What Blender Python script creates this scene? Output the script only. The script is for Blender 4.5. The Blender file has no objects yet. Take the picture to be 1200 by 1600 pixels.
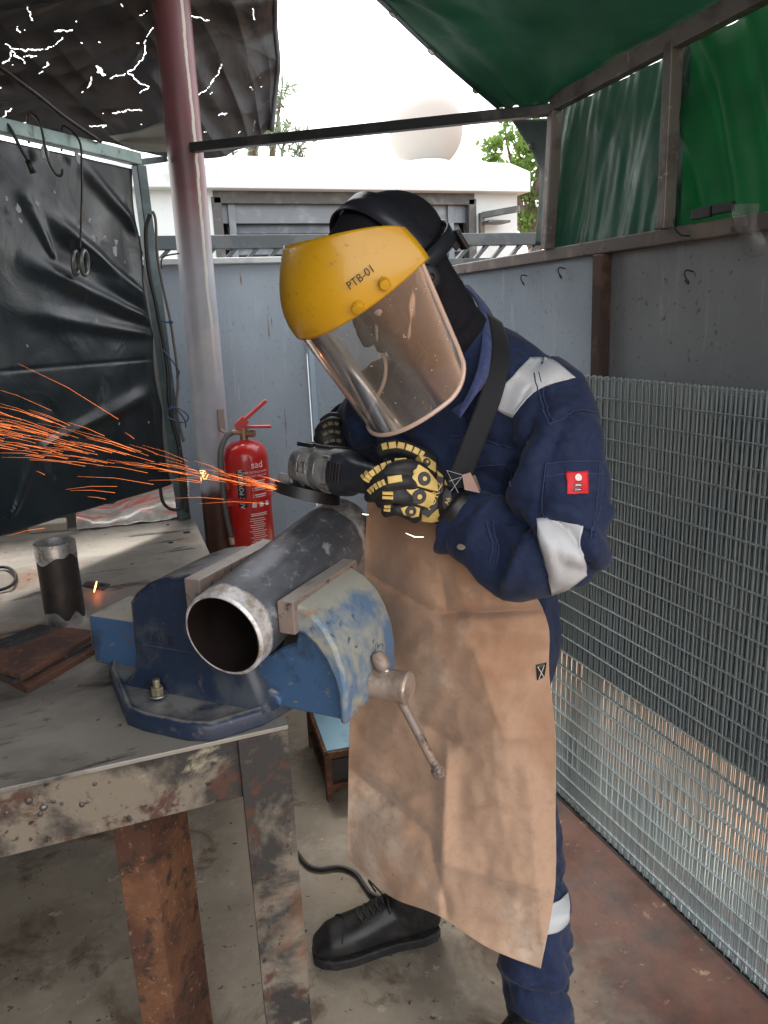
import bpy, bmesh, math, random
from mathutils import Vector, Matrix, noise
random.seed(7)
SC = bpy.context.scene
COL = SC.collection
V = Vector
PI = math.pi

# ------------------------------------------------------------------ camera
F_PX = 1209.0
EYE = V((0, 0, 1.5))
_ey = V((-475, 285, -1209)).normalized()
_ez = V((-218, 4765, 1209)); _ez = (_ez - _ez.dot(_ey) * _ey).normalized()
_ex = _ey.cross(_ez)
R3 = Matrix((_ex, _ey, _ez))

def ray(x, y): return R3 @ V((x - 600, 800 - y, -F_PX))
def atz(x, y, z): d = ray(x, y); return EYE + d * ((z - EYE.z) / d.z)
def aty(x, y, Y): d = ray(x, y); return EYE + d * (Y / d.y)
def atx(x, y, X): d = ray(x, y); return EYE + d * (X / d.x)
def atp(x, y, p, n): d = ray(x, y); return EYE + d * ((V(p) - EYE).dot(n) / d.dot(n))
def vary(p, amt, sc=3.0, seed=0.0): return noise.noise(V(p) * sc + V((seed, seed * 1.7, -seed))) * amt

cam_d = bpy.data.cameras.new('camera'); cam = bpy.data.objects.new('camera', cam_d); COL.objects.link(cam)
cam.matrix_world = Matrix.Translation(EYE) @ R3.to_4x4()
cam_d.sensor_fit = 'HORIZONTAL'; cam_d.sensor_width = 36.0
cam_d.lens = F_PX / 1200.0 * 36.0
cam_d.clip_start = 0.05; cam_d.clip_end = 3000
SC.camera = cam

# ------------------------------------------------------------------ materials
def new_mat(name):
    m = bpy.data.materials.new(name); m.use_nodes = True
    nt = m.node_tree; nt.nodes.clear()
    out = nt.nodes.new('ShaderNodeOutputMaterial'); b = nt.nodes.new('ShaderNodeBsdfPrincipled')
    nt.links.new(b.outputs[0], out.inputs[0])
    return m, nt, b, out

def sock(nt, v, inp):
    if hasattr(v, 'is_linked') or isinstance(v, bpy.types.NodeSocket): nt.links.new(v, inp)
    else:
        inp.default_value = v

def rgb(c): return (c[0], c[1], c[2], 1.0)

def coords(nt, scale=(1, 1, 1), rot=(0, 0, 0)):
    tc = nt.nodes.new('ShaderNodeTexCoord'); mp = nt.nodes.new('ShaderNodeMapping')
    mp.inputs['Scale'].default_value = scale; mp.inputs['Rotation'].default_value = rot
    nt.links.new(tc.outputs['Object'], mp.inputs[0]); return mp.outputs[0]

def ntex(nt, scale, detail=4, rough=.55, stretch=(1, 1, 1), dist=0.0, rot=(0, 0, 0), seed=None):
    n = nt.nodes.new('ShaderNodeTexNoise'); n.inputs['Scale'].default_value = scale
    n.inputs['Detail'].default_value = detail; n.inputs['Roughness'].default_value = rough
    n.inputs['Distortion'].default_value = dist
    c = coords(nt, stretch, rot)
    if seed is not None:
        add = nt.nodes.new('ShaderNodeVectorMath'); add.operation = 'ADD'; nt.links.new(c, add.inputs[0]); add.inputs[1].default_value = (seed, seed * .7, seed * 1.3); c = add.outputs[0]
    nt.links.new(c, n.inputs['Vector']); return n.outputs['Fac']

def ramp(nt, fac, lo, hi, a=0.0, b=1.0):
    r = nt.nodes.new('ShaderNodeMapRange'); r.clamp = True
    nt.links.new(fac, r.inputs['Value'])
    r.inputs['From Min'].default_value = lo; r.inputs['From Max'].default_value = hi
    r.inputs['To Min'].default_value = a; r.inputs['To Max'].default_value = b
    return r.outputs['Result']

def mixc(nt, fac, a, b):
    m = nt.nodes.new('ShaderNodeMix'); m.data_type = 'RGBA'
    sock(nt, fac, m.inputs['Factor']); 
    for v, i in ((a, 6), (b, 7)):
        if isinstance(v, tuple): m.inputs[i].default_value = rgb(v)
        else: nt.links.new(v, m.inputs[i])
    return m.outputs[2]

def math_n(nt, op, a, b=None):
    m = nt.nodes.new('ShaderNodeMath'); m.operation = op
    sock(nt, a, m.inputs[0])
    if b is not None: sock(nt, b, m.inputs[1])
    return m.outputs[0]

def pm(name, col, rough=.6, metal=0.0, layers=(), bump=(), spec=.5, sheen=0.0, coat=0.0, dust=None):
    """layers: (scale, lo, hi, colour, rough or None, metal or None, stretch); bump: (scale, strength, dist, stretch)"""
    m, nt, b, out = new_mat(name)
    c = col; r = rough; me = metal
    for k, L in enumerate(layers):
        sc, lo, hi, lc = L[:4]
        lr = L[4] if len(L) > 4 else None; lm = L[5] if len(L) > 5 else None; st = L[6] if len(L) > 6 else (1, 1, 1)
        fac = ramp(nt, ntex(nt, sc, 6, .62, st, .3, seed=3.1 * k + 1), lo, hi)
        c = mixc(nt, fac, c, lc)
        if lr is not None:
            f2 = nt.nodes.new('ShaderNodeMix'); nt.links.new(fac, f2.inputs[0]); sock(nt, r, f2.inputs[2]); f2.inputs[3].default_value = lr; r = f2.outputs[0]
        if lm is not None:
            f3 = nt.nodes.new('ShaderNodeMix'); nt.links.new(fac, f3.inputs[0]); sock(nt, me, f3.inputs[2]); f3.inputs[3].default_value = lm; me = f3.outputs[0]
    if dust:      # dust and worn-off paint lying on the upward faces
        ge = nt.nodes.new('ShaderNodeNewGeometry'); sn = nt.nodes.new('ShaderNodeSeparateXYZ'); nt.links.new(ge.outputs['Normal'], sn.inputs[0])
        f = math_n(nt, 'ADD', sn.outputs[2], math_n(nt, 'MULTIPLY', math_n(nt, 'SUBTRACT', ntex(nt, 16, 6, .7, seed=44), .5), 1.1))
        c = mixc(nt, ramp(nt, f, dust[1], dust[1] + .25), c, dust[0])
    if isinstance(c, tuple): b.inputs['Base Color'].default_value = rgb(c)
    else: nt.links.new(c, b.inputs['Base Color'])
    sock(nt, r, b.inputs['Roughness']); sock(nt, me, b.inputs['Metallic'])
    b.inputs['Specular IOR Level'].default_value = spec
    if sheen: b.inputs['Sheen Weight'].default_value = sheen; b.inputs['Sheen Roughness'].default_value = .5
    if coat: b.inputs['Coat Weight'].default_value = coat
    prev = None
    for B in bump:
        sc, st, ds = B[:3]; sv = B[3] if len(B) > 3 else (1, 1, 1)
        bn = nt.nodes.new('ShaderNodeBump'); bn.inputs['Strength'].default_value = st; bn.inputs['Distance'].default_value = ds
        nt.links.new(ntex(nt, sc, 5, .6, sv), bn.inputs['Height'])
        if prev: nt.links.new(prev, bn.inputs['Normal'])
        prev = bn.outputs[0]
    if prev: nt.links.new(prev, b.inputs['Normal'])
    return m

def emit_mat(name, col, s):
    m, nt, b, out = new_mat(name)
    b.inputs['Base Color'].default_value = (0, 0, 0, 1); b.inputs['Emission Color'].default_value = rgb(col); b.inputs['Emission Strength'].default_value = s
    return m

# ------------------------------------------------------------------ mesh builder
class MB:
    def __init__(s): s.v = []; s.f = []
    def add(s, vs, fs):
        o = len(s.v); s.v += [V(p) for p in vs]; s.f += [tuple(i + o for i in f) for f in fs]; return s
    def box(s, c, d, M=None):
        c = V(c); hx, hy, hz = d[0] / 2, d[1] / 2, d[2] / 2
        p = [V((x, y, z)) for x in (-hx, hx) for y in (-hy, hy) for z in (-hz, hz)]
        if M is not None: p = [M @ q for q in p]
        return s.add([c + q for q in p], [(0, 1, 3, 2), (4, 6, 7, 5), (0, 4, 5, 1), (2, 3, 7, 6), (0, 2, 6, 4), (1, 5, 7, 3)])
    def bar(s, p0, p1, w, h, up=(0, 0, 1)):
        p0 = V(p0); p1 = V(p1); d = (p1 - p0); L = d.length; d.normalize(); u = V(up)
        sd = d.cross(u)
        if sd.length < 1e-4: sd = d.cross(V((1, 0, 0)))
        sd.normalize(); u = sd.cross(d)
        M = Matrix((d, sd, u)).transposed()
        return s.box((p0 + p1) / 2, (L, w, h), M)
    def prism(s, poly, ex):
        n = len(poly); ex = V(ex); a = [V(p) for p in poly]
        nrm = V((0, 0, 0))
        for i in range(n): nrm += a[i].cross(a[(i + 1) % n])
        if nrm.dot(ex) > 0: a = a[::-1]
        b = [p + ex for p in a]
        return s.add(a + b, [tuple(range(n)), tuple(range(2 * n - 1, n - 1, -1))] + [(i, i + n, (i + 1) % n + n, (i + 1) % n)[::-1] for i in range(n)])
    def loft(s, rings, cap=True):
        n = len(rings[0]); vs = [p for r in rings for p in r]; fs = []
        for k in range(len(rings) - 1):
            for i in range(n):
                j = (i + 1) % n; fs.append((k * n + i, k * n + j, (k + 1) * n + j, (k + 1) * n + i))
        if cap:
            fs.append(tuple(range(n))[::-1]); fs.append(tuple((len(rings) - 1) * n + i for i in range(n)))
        return s.add(vs, fs)
    def cyl(s, p0, p1, r0, r1=None, n=24, cap=True):
        if r1 is None: r1 = r0
        return s.turn(p0, V(p1) - V(p0), [(r0, 0), (r1, (V(p1) - V(p0)).length)], n, cap)
    def turn(s, o, ax, prof, n=32, cap=True):
        o = V(o); ax = V(ax).normalized(); t = V((0, 0, 1)) if abs(ax.z) < .9 else V((1, 0, 0))
        u = ax.cross(t).normalized(); w = ax.cross(u)
        rings = [[o + ax * h + u * (r * math.cos(2 * PI * i / n)) + w * (r * math.sin(2 * PI * i / n)) for i in range(n)] for r, h in prof]
        return s.loft(rings, cap)
    def tube(s, pts, r, n=8, cap=True):
        pts = [V(p) for p in pts]; rings = []; prev = None
        for i, p in enumerate(pts):
            d = (pts[min(i + 1, len(pts) - 1)] - pts[max(i - 1, 0)]).normalized()
            if prev is None:
                t = V((0, 0, 1)) if abs(d.z) < .9 else V((1, 0, 0)); u = d.cross(t).normalized()
            else: u = (prev - d * prev.dot(d)).normalized()
            prev = u; w = d.cross(u); rr = r[i] if isinstance(r, (list, tuple)) else r
            rings.append([p + u * (rr * math.cos(2 * PI * k / n)) + w * (rr * math.sin(2 * PI * k / n)) for k in range(n)])
        return s.loft(rings, cap)
    def ball(s, c, r, n=16, sc=(1, 1, 1), M=None):
        rings = []
        for k in range(1, n // 2):
            th = PI * k / (n // 2); ring = []
            for i in range(n):
                q = V((r * sc[0] * math.sin(th) * math.cos(2 * PI * i / n), r * sc[1] * math.sin(th) * math.sin(2 * PI * i / n), -r * sc[2] * math.cos(th)))
                if M is not None: q = M @ q
                ring.append(V(c) + q)
            rings.append(ring)
        return s.loft(rings)
    def grid(s, fn, nu, nv):
        vs = [fn(i / nu, j / nv) for j in range(nv + 1) for i in range(nu + 1)]; W = nu + 1
        return s.add(vs, [(j * W + i, j * W + i + 1, (j + 1) * W + i + 1, (j + 1) * W + i) for j in range(nv) for i in range(nu)])
    def build(s, name, mat, parent=None, smooth=None, bevel=0, solid=0, sub=0, fix=True, label=None):
        me = bpy.data.meshes.new(name)
        o0 = V((0, 0, 0))
        if parent is not None:
            p = parent
            while p is not None: o0 += p.location; p = p.parent
        me.from_pydata([p - o0 for p in s.v], [], s.f)
        if fix:
            bm = bmesh.new(); bm.from_mesh(me); bmesh.ops.recalc_face_normals(bm, faces=bm.faces[:]); bm.to_mesh(me); bm.free()
        me.update()
        if mat: me.materials.append(mat)
        o = bpy.data.objects.new(name, me); COL.objects.link(o)
        if parent is not None: o.parent = parent
        if smooth is not None:
            me.shade_smooth()
            if smooth < 180: me.set_sharp_from_angle(angle=math.radians(smooth))
        if solid:
            m = o.modifiers.new('s', 'SOLIDIFY'); m.thickness = solid; m.offset = 0
        if bevel:
            m = o.modifiers.new('b', 'BEVEL'); m.width = bevel; m.segments = 2; m.limit_method = 'ANGLE'; m.angle_limit = math.radians(40)
        if sub:
            m = o.modifiers.new('u', 'SUBSURF'); m.levels = sub; m.render_levels = sub
        if label: o['label'] = label
        return o

def tag(o, label, cat, group=None, kind=None):
    if label: o['label'] = label
    if cat: o['category'] = cat
    if group: o['group'] = group
    if kind: o['kind'] = kind
    return o
def thing(name, label, cat, loc, group=None):
    o = bpy.data.objects.new(name, None); COL.objects.link(o); o.location = V(loc); o.empty_display_size = .05
    return tag(o, label, cat, group)
def struct(o): o['kind'] = 'structure'; return o

def crom(pts, t):
    n = len(pts) - 1; x = min(max(t, 0), .999999) * n; i = int(x); f = x - i
    p0, p1, p2, p3 = pts[max(i - 1, 0)], pts[i], pts[i + 1], pts[min(i + 2, n)]
    return .5 * ((2 * p1) + (-p0 + p2) * f + (2 * p0 - 5 * p1 + 4 * p2 - p3) * f * f + (-p0 + 3 * p1 - 3 * p2 + p3) * f ** 3)
def patch(rows):
    return lambda u, v: crom([crom(r, u) for r in rows], v)
def smoothpts(pts, n): return [crom([V(p) for p in pts], i / n) for i in range(n + 1)]

def text_faces(s, size):
    cu = bpy.data.curves.new('t', 'FONT'); cu.body = s; cu.size = size; cu.align_x = 'CENTER'; cu.align_y = 'CENTER'; cu.resolution_u = 3
    o = bpy.data.objects.new('t', cu); COL.objects.link(o)
    dg = bpy.context.evaluated_depsgraph_get(); dg.update()
    me = bpy.data.meshes.new_from_object(o.evaluated_get(dg))
    vs = [v.co.copy() for v in me.vertices]; fs = [tuple(p.vertices) for p in me.polygons]
    bpy.data.objects.remove(o); bpy.data.meshes.remove(me)
    return vs, fs
def text_on(mb, s, size, fn):
    vs, fs = text_faces(s, size); mb.add([fn(p.x, p.y) for p in vs], fs)

# palette of shared materials
M = {}
M['black_plastic'] = pm('black_plastic', (.012, .012, .013), .42, layers=[(30, .5, .75, (.03, .03, .03), .6)], bump=[(220, .15, .001)])
M['dark_steel'] = pm('dark_steel', (.10, .10, .105), .42, .75, layers=[(14, .5, .7, (.16, .09, .06), .7, .2), (60, .55, .7, (.25, .25, .26), .35, .9)], bump=[(90, .25, .001)])
M['bright_steel'] = pm('bright_steel', (.5, .5, .5), .3, .95, layers=[(40, .5, .7, (.3, .3, .31), .45)], bump=[(120, .2, .0008)])
M['rust'] = pm('rust', (.085, .035, .02), .85, .15, layers=[(7, .45, .62, (.17, .075, .035)), (28, .52, .66, (.035, .02, .016)), (80, .58, .7, (.26, .14, .08))], bump=[(60, .5, .002), (200, .3, .001)])
M['rusty_plate'] = pm('rusty_plate', (.13, .06, .04), .6, .35, layers=[(10, .45, .6, (.07, .04, .032)), (50, .55, .7, (.22, .12, .08))], bump=[(80, .3, .001)])
M['wire_dark'] = pm('wire_dark', (.03, .032, .033), .45, .6, layers=[(40, .5, .7, (.09, .07, .05))])
M['cable'] = pm('cable', (.012, .012, .012), .5)
# ------------------------------------------------------------------ light
w = bpy.data.worlds.new("World"); SC.world = w; w.use_nodes = True
wn = w.node_tree; wn.nodes.clear()
wo = wn.nodes.new('ShaderNodeOutputWorld'); bg = wn.nodes.new('ShaderNodeBackground'); sky = wn.nodes.new('ShaderNodeTexSky')
sky.sky_type = 'NISHITA'; sky.sun_disc = False
SUN_EL, SUN_AZ = math.radians(60), math.radians(-4)      # azimuth clockwise from +Y
sky.sun_elevation = SUN_EL; sky.sun_rotation = SUN_AZ; sky.dust_density = 4.0; sky.air_density = 1.0; sky.ozone_density = .6
bg.inputs[1].default_value = 0.15
# thin bright overcast: the clear sky seen through white cloud
cm = wn.nodes.new('ShaderNodeMix'); cm.data_type = 'RGBA'; cm.inputs[0].default_value = .6
wn.links.new(sky.outputs[0], cm.inputs[6]); cm.inputs[7].default_value = (8.2, 7.9, 7.5, 1); wn.links.new(cm.outputs[2], bg.inputs[0]); wn.links.new(bg.outputs[0], wo.inputs[0])
sd = bpy.data.lights.new('sun', 'SUN'); sd.energy = 1.2; sd.angle = math.radians(14); sd.color = (1, .95, .88)
so = bpy.data.objects.new('sun', sd); COL.objects.link(so)
sdir = V((math.sin(SUN_AZ) * math.cos(SUN_EL), math.cos(SUN_AZ) * math.cos(SUN_EL), math.sin(SUN_EL)))
so.rotation_euler = sdir.to_track_quat('Z', 'Y').to_euler(); so.location = (3, 3, 8)
SC.view_settings.view_transform = 'Standard'; SC.view_settings.look = 'None'; SC.view_settings.gamma = 1
SC.view_settings.exposure = 1.85
SC.cycles.max_bounces = 8; SC.cycles.diffuse_bounces = 4; SC.cycles.transparent_max_bounces = 24; SC.cycles.use_denoising = True

# ------------------------------------------------------------------ ground
def ground_mat():
    m, nt, b, out = new_mat('ground')
    # worn shop concrete, rust-red dust beside the mesh stack, pale yard outside
    conc = mixc(nt, ramp(nt, ntex(nt, 2.2, 5, .6, dist=.5), .38, .62), (.30, .255, .195), (.19, .16, .12))
    conc = mixc(nt, ramp(nt, ntex(nt, 9, 6, .7, seed=4), .5, .72), conc, (.34, .29, .225))
    conc = mixc(nt, ramp(nt, ntex(nt, 45, 3, .6, seed=9), .66, .72), conc, (.04, .035, .03))
    conc = mixc(nt, ramp(nt, ntex(nt, 3.4, 5, .7, dist=.9, seed=19), .56, .66), conc, (.12, .085, .055))
    conc = mixc(nt, ramp(nt, ntex(nt, 13, 6, .75, (1, 1, 1), seed=29), .63, .66), conc, (.36, .32, .26))
    tc = nt.nodes.new('ShaderNodeTexCoord'); sp = nt.nodes.new('ShaderNodeSeparateXYZ'); nt.links.new(tc.outputs['Object'], sp.inputs[0])
    X = sp.outputs[0]; Y = sp.outputs[1]
    nn = ntex(nt, 4, 5, .6, seed=2)
    xr = math_n(nt, 'ADD', X, math_n(nt, 'MULTIPLY', nn, .5))
    red = ramp(nt, xr, .98, 1.2)
    redc = mixc(nt, ramp(nt, ntex(nt, 7, 6, .65, seed=6), .4, .65), (.085, .034, .022), (.034, .024, .02))
    redc = mixc(nt, ramp(nt, ntex(nt, 16, 5, .7, seed=16), .62, .7), redc, (.22, .15, .10))
    conc = mixc(nt, red, conc, redc)
    yard = mixc(nt, ramp(nt, ntex(nt, 3, 5, .6, seed=1), .4, .6), (.20, .215, .19), (.13, .14, .12))
    earth = mixc(nt, ramp(nt, ntex(nt, 5, 6, .7, seed=5), .4, .6), (.26, .15, .085), (.17, .10, .055))
    fr = ramp(nt, math_n(nt, 'ADD', Y, math_n(nt, 'MULTIPLY', nn, .3)), -.6, -.9)
    xo = ramp(nt, X, 1.33, 1.36); xe = ramp(nt, math_n(nt, 'ADD', X, math_n(nt, 'MULTIPLY', nn, .3)), 1.60, 1.66)
    yo = ramp(nt, Y, 3.2, 3.3)
    c = mixc(nt, xo, conc, yard); c = mixc(nt, yo, c, yard); c = mixc(nt, xe, c, earth); c = mixc(nt, fr, c, earth)
    nt.links.new(c, b.inputs['Base Color']); b.inputs['Roughness'].default_value = .85
    r = ramp(nt, ntex(nt, 6, 4, .6, seed=8), .4, .65, .55, .9); nt.links.new(r, b.inputs['Roughness'])
    bn = nt.nodes.new('ShaderNodeBump'); bn.inputs['Strength'].default_value = .45; bn.inputs['Distance'].default_value = .004
    nt.links.new(ntex(nt, 35, 6, .7), bn.inputs['Height']); nt.links.new(bn.outputs[0], b.inputs['Normal'])
    return m
struct(MB().box((0, 0, -.05), (3000, 3000, .1)).build('ground', ground_mat()))

# ------------------------------------------------------------------ workbench
bench_top_m = pm('bench_top', (.30, .28, .245), .55, .35, layers=[
    (3, .45, .62, (.15, .14, .125), .5), (2.4, .56, .68, (.22, .11, .06), .75, .1), (11, .5, .7, (.24, .225, .2), .5), (5, .58, .66, (.045, .043, .04), .5, .2, (1, 3, 1)),
    (38, .64, .7, (.05, .04, .035)), (4, .62, .7, (.30, .29, .26), .45, .5, (3, 1, 1))], bump=[(25, .25, .002), (140, .2, .001)])
bench_side_m = pm('bench_side', (.20, .17, .13), .75, .25, layers=[
    (6, .46, .56, (.045, .042, .04), .6, .4), (4, .6, .68, (.16, .075, .04), .85, 0), (7, .58, .64, (.27, .24, .17), .7, 0), (22, .56, .64, (.09, .045, .032)), (70, .6, .68, (.03, .02, .018))],
    bump=[(30, .4, .003), (150, .3, .001)])
ZB = .85
bench = thing('workbench', 'rusty steel plate workbench with the blue vise bolted to its near corner', 'workbench', (-.2, 1.9, 0))
TL = [V((-1.25, 1.162, ZB - .008)), V((.238, 1.147, ZB - .008)), V((.285, 2.715, ZB - .008)), V((-1.25, 2.88, ZB - .008))]
tt = MB(); tt.prism(TL, (0, 0, .008)); tt.build('tabletop', bench_top_m, bench, bevel=.0015)
# burn holes and drilled holes: shallow dark rings standing as drilled openings
hm = pm('hole_dark', (.006, .006, .006), .9)
for x, y, r in ((292, 832, .012), (267, 848, .008), (262, 820, .006)):
    c = atz(x, y, ZB); MB().cyl(c + V((0, 0, -.004)), c + V((0, 0, .0012)), r, n=20).build('drill_hole', hm, bench)
fb = MB(); fb.box((-.545, 1.163, ZB - .009 - .056), (1.40, .008, .108)); fb.box((-.545, 1.20, ZB - .116), (1.40, .06, .008)); fb.build('front_beam', bench_side_m, bench, bevel=.0015)
sb = MB(); sb.bar((.232, 1.24, ZB - .064), (.277, 2.7, ZB - .064), .006, .106); sb.build('side_beam', bench_side_m, bench, bevel=.0015)
sb = MB(); sb.bar((-1.2, 2.83, ZB - .064), (.27, 2.67, ZB - .064), .006, .106); sb.build('back_beam', bench_side_m, bench, bevel=.0015)
lg = MB(); lg.box((.1955, 1.1545, .42), (.083, .009, .84)); lg.box((.2335, 1.2, .36), (.008, .080, .72)); lg.build('leg', bench_side_m, bench, bevel=.001)
for x, y in ((.24, 2.62), (-1.15, 2.72), (-1.15, 1.22)):
    lg = MB(); lg.box((x, y, .4), (.08, .008, .8)); lg.box((x + .036, y + .044, .4), (.008, .08, .8)); lg.build('leg', bench_side_m, bench)
# inner rusty angle column
cx = aty(243, 1400, 1.30)
c0 = V((cx.x + .005, 1.30, 0))
st = MB()
for ang, wd in ((168, .062), (48, .11)):
    d = V((math.cos(math.radians(ang)), math.sin(math.radians(ang)), 0)); n = V((-d.y, d.x, 0)) * .004
    if n.y < 0: n = -n
    st.prism([c0, c0 + d * wd, c0 + d * wd + n * 2, c0 + n * 2], (0, 0, ZB - .02))
st.build('column', M['rust'], bench, bevel=.001, label='deep brown rusty angle iron column of the bench')
# weld spatter blobs on the beam
for x, y, r in ((45, 1251, .006), (68, 1262, .006), (63, 1272, .004), (83, 1252, .0035), (128, 1257, .0045), (97, 1256, .003), (148, 1225, .0035), (10, 1270, .003), (133, 1205, .006), (60, 1218, .004)):
    MB().ball(aty(x, y, 1.159), r, 10, (1, .6, .9 + random.random() * .5)).build('weld_bead', M['dark_steel'], bench, smooth=180)

# ------------------------------------------------------------------ vise
S2 = math.sqrt(.5)
A = V((S2, -S2, 0)); W = V((S2, S2, 0)); N0 = V((.156, 1.16, 0))
def uvz(u, v, z): return N0 + A * u + W * v + V((0, 0, z))
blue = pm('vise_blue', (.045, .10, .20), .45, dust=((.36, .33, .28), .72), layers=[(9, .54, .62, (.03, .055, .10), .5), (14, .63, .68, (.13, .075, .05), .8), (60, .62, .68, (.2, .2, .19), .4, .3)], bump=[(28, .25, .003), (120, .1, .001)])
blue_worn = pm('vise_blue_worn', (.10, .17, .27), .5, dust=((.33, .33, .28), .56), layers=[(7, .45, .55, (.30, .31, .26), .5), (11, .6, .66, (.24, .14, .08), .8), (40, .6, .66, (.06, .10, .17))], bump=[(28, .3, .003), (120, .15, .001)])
blue_dark = pm('vise_blue_dark', (.014, .025, .052), .40, dust=((.20, .195, .185), .80), layers=[(7, .52, .62, (.05, .06, .075), .4), (12, .6, .68, (.012, .012, .014)), (50, .6, .7, (.10, .1, .1), .4, .5)], bump=[(28, .3, .003), (120, .15, .001)])  # darker blue for the fixed jaw, neck and base
jaw_m = pm('jaw_steel', (.24, .19, .165), .5, .2, dust=((.4, .36, .32), .75), layers=[(12, .5, .6, (.30, .21, .16), .6), (40, .55, .65, (.06, .045, .04)), (8, .62, .7, (.4, .38, .36), .35, .9)], bump=[(70, .4, .001)])
vise = thing('bench_vise', 'large blue bench vise with worn paint clamping the big steel pipe', 'vise', uvz(-.05, .155, ZB))
def ext(mb, pts, v0, v1):
    mb.prism([uvz(u, v0, z) for u, z in pts], W * (v1 - v0)); return mb
# sliding beam running through the whole vise
b = MB(); ext(b, [(-.40, .868), (.17, .868), (.17, .968), (-.40, .968)], .10, .215); b.build('slide_beam', blue, vise, bevel=.006)
# fixed jaw: main casting with flared cheeks
b = MB()
prof = [(-.255, .875), (-.25, 1.028), (-.235, 1.045), (-.205, 1.066), (-.16, 1.083), (-.118, 1.09), (-.082, 1.09), (-.082, 1.03), (-.075, .99), (-.055, .95), (-.03, .915), (-.01, .90), (-.01, .875)]
ext(b, prof, .055, .245)
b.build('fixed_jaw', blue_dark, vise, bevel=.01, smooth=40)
b = MB(); ext(b, [(-.104, 1.04), (-.0725, 1.04), (-.0725, 1.094), (-.104, 1.094)], .035, .275); b.build('jaw_plate', jaw_m, vise, bevel=.002)
# base flange with lugs
b = MB()
base_o = [(-.36, .10), (-.335, .07), (-.19, -.045), (-.15, -.052), (-.06, -.052), (-.02, -.04), (.03, .03), (.05, .10), (.05, .2), (.0, .30), (-.06, .35), (-.16, .35), (-.2, .33), (-.34, .24), (-.36, .2)]
rings = []
def inset(k, z):
    cu, cv = -.155, .15; return [uvz(cu + (u - cu) * k, cv + (v - cv) * k, z) for u, v in base_o]
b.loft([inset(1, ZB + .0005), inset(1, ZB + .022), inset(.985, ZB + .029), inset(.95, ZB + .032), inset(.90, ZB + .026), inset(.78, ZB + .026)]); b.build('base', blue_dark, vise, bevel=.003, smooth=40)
# neck of the casting flowing into the base
b = MB()
def rr(u0, u1, v0, v1, z, r=.02):
    out = []
    for cu, cv, a0 in ((u1 - r, v1 - r, 0), (u0 + r, v1 - r, 90), (u0 + r, v0 + r, 180), (u1 - r, v0 + r, 270)):
        for k in range(5):
            a = math.radians(a0 + 90 * k / 4); out.append(uvz(cu + r * math.cos(a), cv + r * math.sin(a), z))
    return out
b.loft([rr(-.275, .045, .030, .27, ZB + .024), rr(-.265, .035, .040, .262, ZB + .034), rr(-.259, .02, .048, .252, ZB + .05), rr(-.257, .006, .052, .248, ZB + .07), rr(-.256, -.005, .054, .246, ZB + .1)])
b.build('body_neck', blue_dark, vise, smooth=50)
# rounded nut housing under the beam
b = MB(); hp = [(-.055 + .0, .875)] 
hp = [(.0 + .052 * math.cos(t), .882 + .03 * math.sin(t) * (1.1 if math.sin(t) < 0 else .6)) for t in [2 * PI * k / 20 for k in range(20)]]
ext(b, [(u - .005, z) for u, z in hp], .062, .238); b.build('nut_housing', blue, vise, bevel=.004, smooth=40)
# moving jaw hood
outer = [(.072, 1.066), (.100, 1.064), (.125, 1.052), (.147, 1.030), (.163, 1.0), (.174, .965), (.178, .93), (.176, .868)]
inner = [(.162, .868), (.163, .915), (.157, .945), (.145, .975), (.127, 1.0), (.108, 1.015), (.072, 1.022)]
b = MB(); ext(b, outer + inner, .052, .250); b.build('moving_jaw', blue_worn, vise, bevel=.006, smooth=40)
b = MB(); ext(b, [(.086, 1.026)] + [(.108, 1.019), (.128, 1.004), (.147, .979), (.160, .948), (.166, .915), (.166, .862), (-.07, .868), (-.07, .955), (.03, .960), (.05, .975), (.078, .985)], .074, .236); b.build('moving_body', blue, vise, bevel=.004, smooth=40)
b = MB(); ext(b, [(.0705, 1.018), (.1, 1.018), (.1, 1.072), (.0705, 1.072)], .04, .27); b.build('jaw_plate', jaw_m, vise, bevel=.002)
b = MB()
o = uvz(.02, .0985, .975); b.cyl(o + W * -.026, o + W * .004, .018, n=24); b.build('relief_hole', hm, vise)
# screw head, tommy bar
so_ = uvz(.168, .155, .895)
b = MB(); b.turn(so_, A, [(.027, 0), (.027, .066), (.0285, .067), (.0285, .072), (.025, .0755), (.004, .0765)], 32); 
screw_m = pm('worn_screw', (.42, .33, .27), .5, .45, layers=[(20, .5, .65, (.26, .19, .15)), (50, .58, .68, (.5, .45, .4), .35, .8)], bump=[(80, .2, .001)])
scw = b.build('screw_head', screw_m, vise, smooth=40)
hc = so_ + A * .045
e0 = hc + V((0, 0, 0)); 
tip = aty(683, 1203, hc.y - .052); 
hd = (tip - hc).normalized(); top_ = hc - hd * .042
b = MB(); b.cyl(top_, tip, .0078, n=16); b.turn(tip, hd, [(.0085, -.004), (.0115, -.002), (.012, .006), (.0095, .012), (.003, .014)], 16)
b.turn(top_, -hd, [(.0085, -.012), (.0125, -.008), (.0135, .004), (.0125, .014), (.009, .02), (.003, .0215)], 16)
b.build('tommy_bar', jaw_m, vise, smooth=40)
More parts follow.
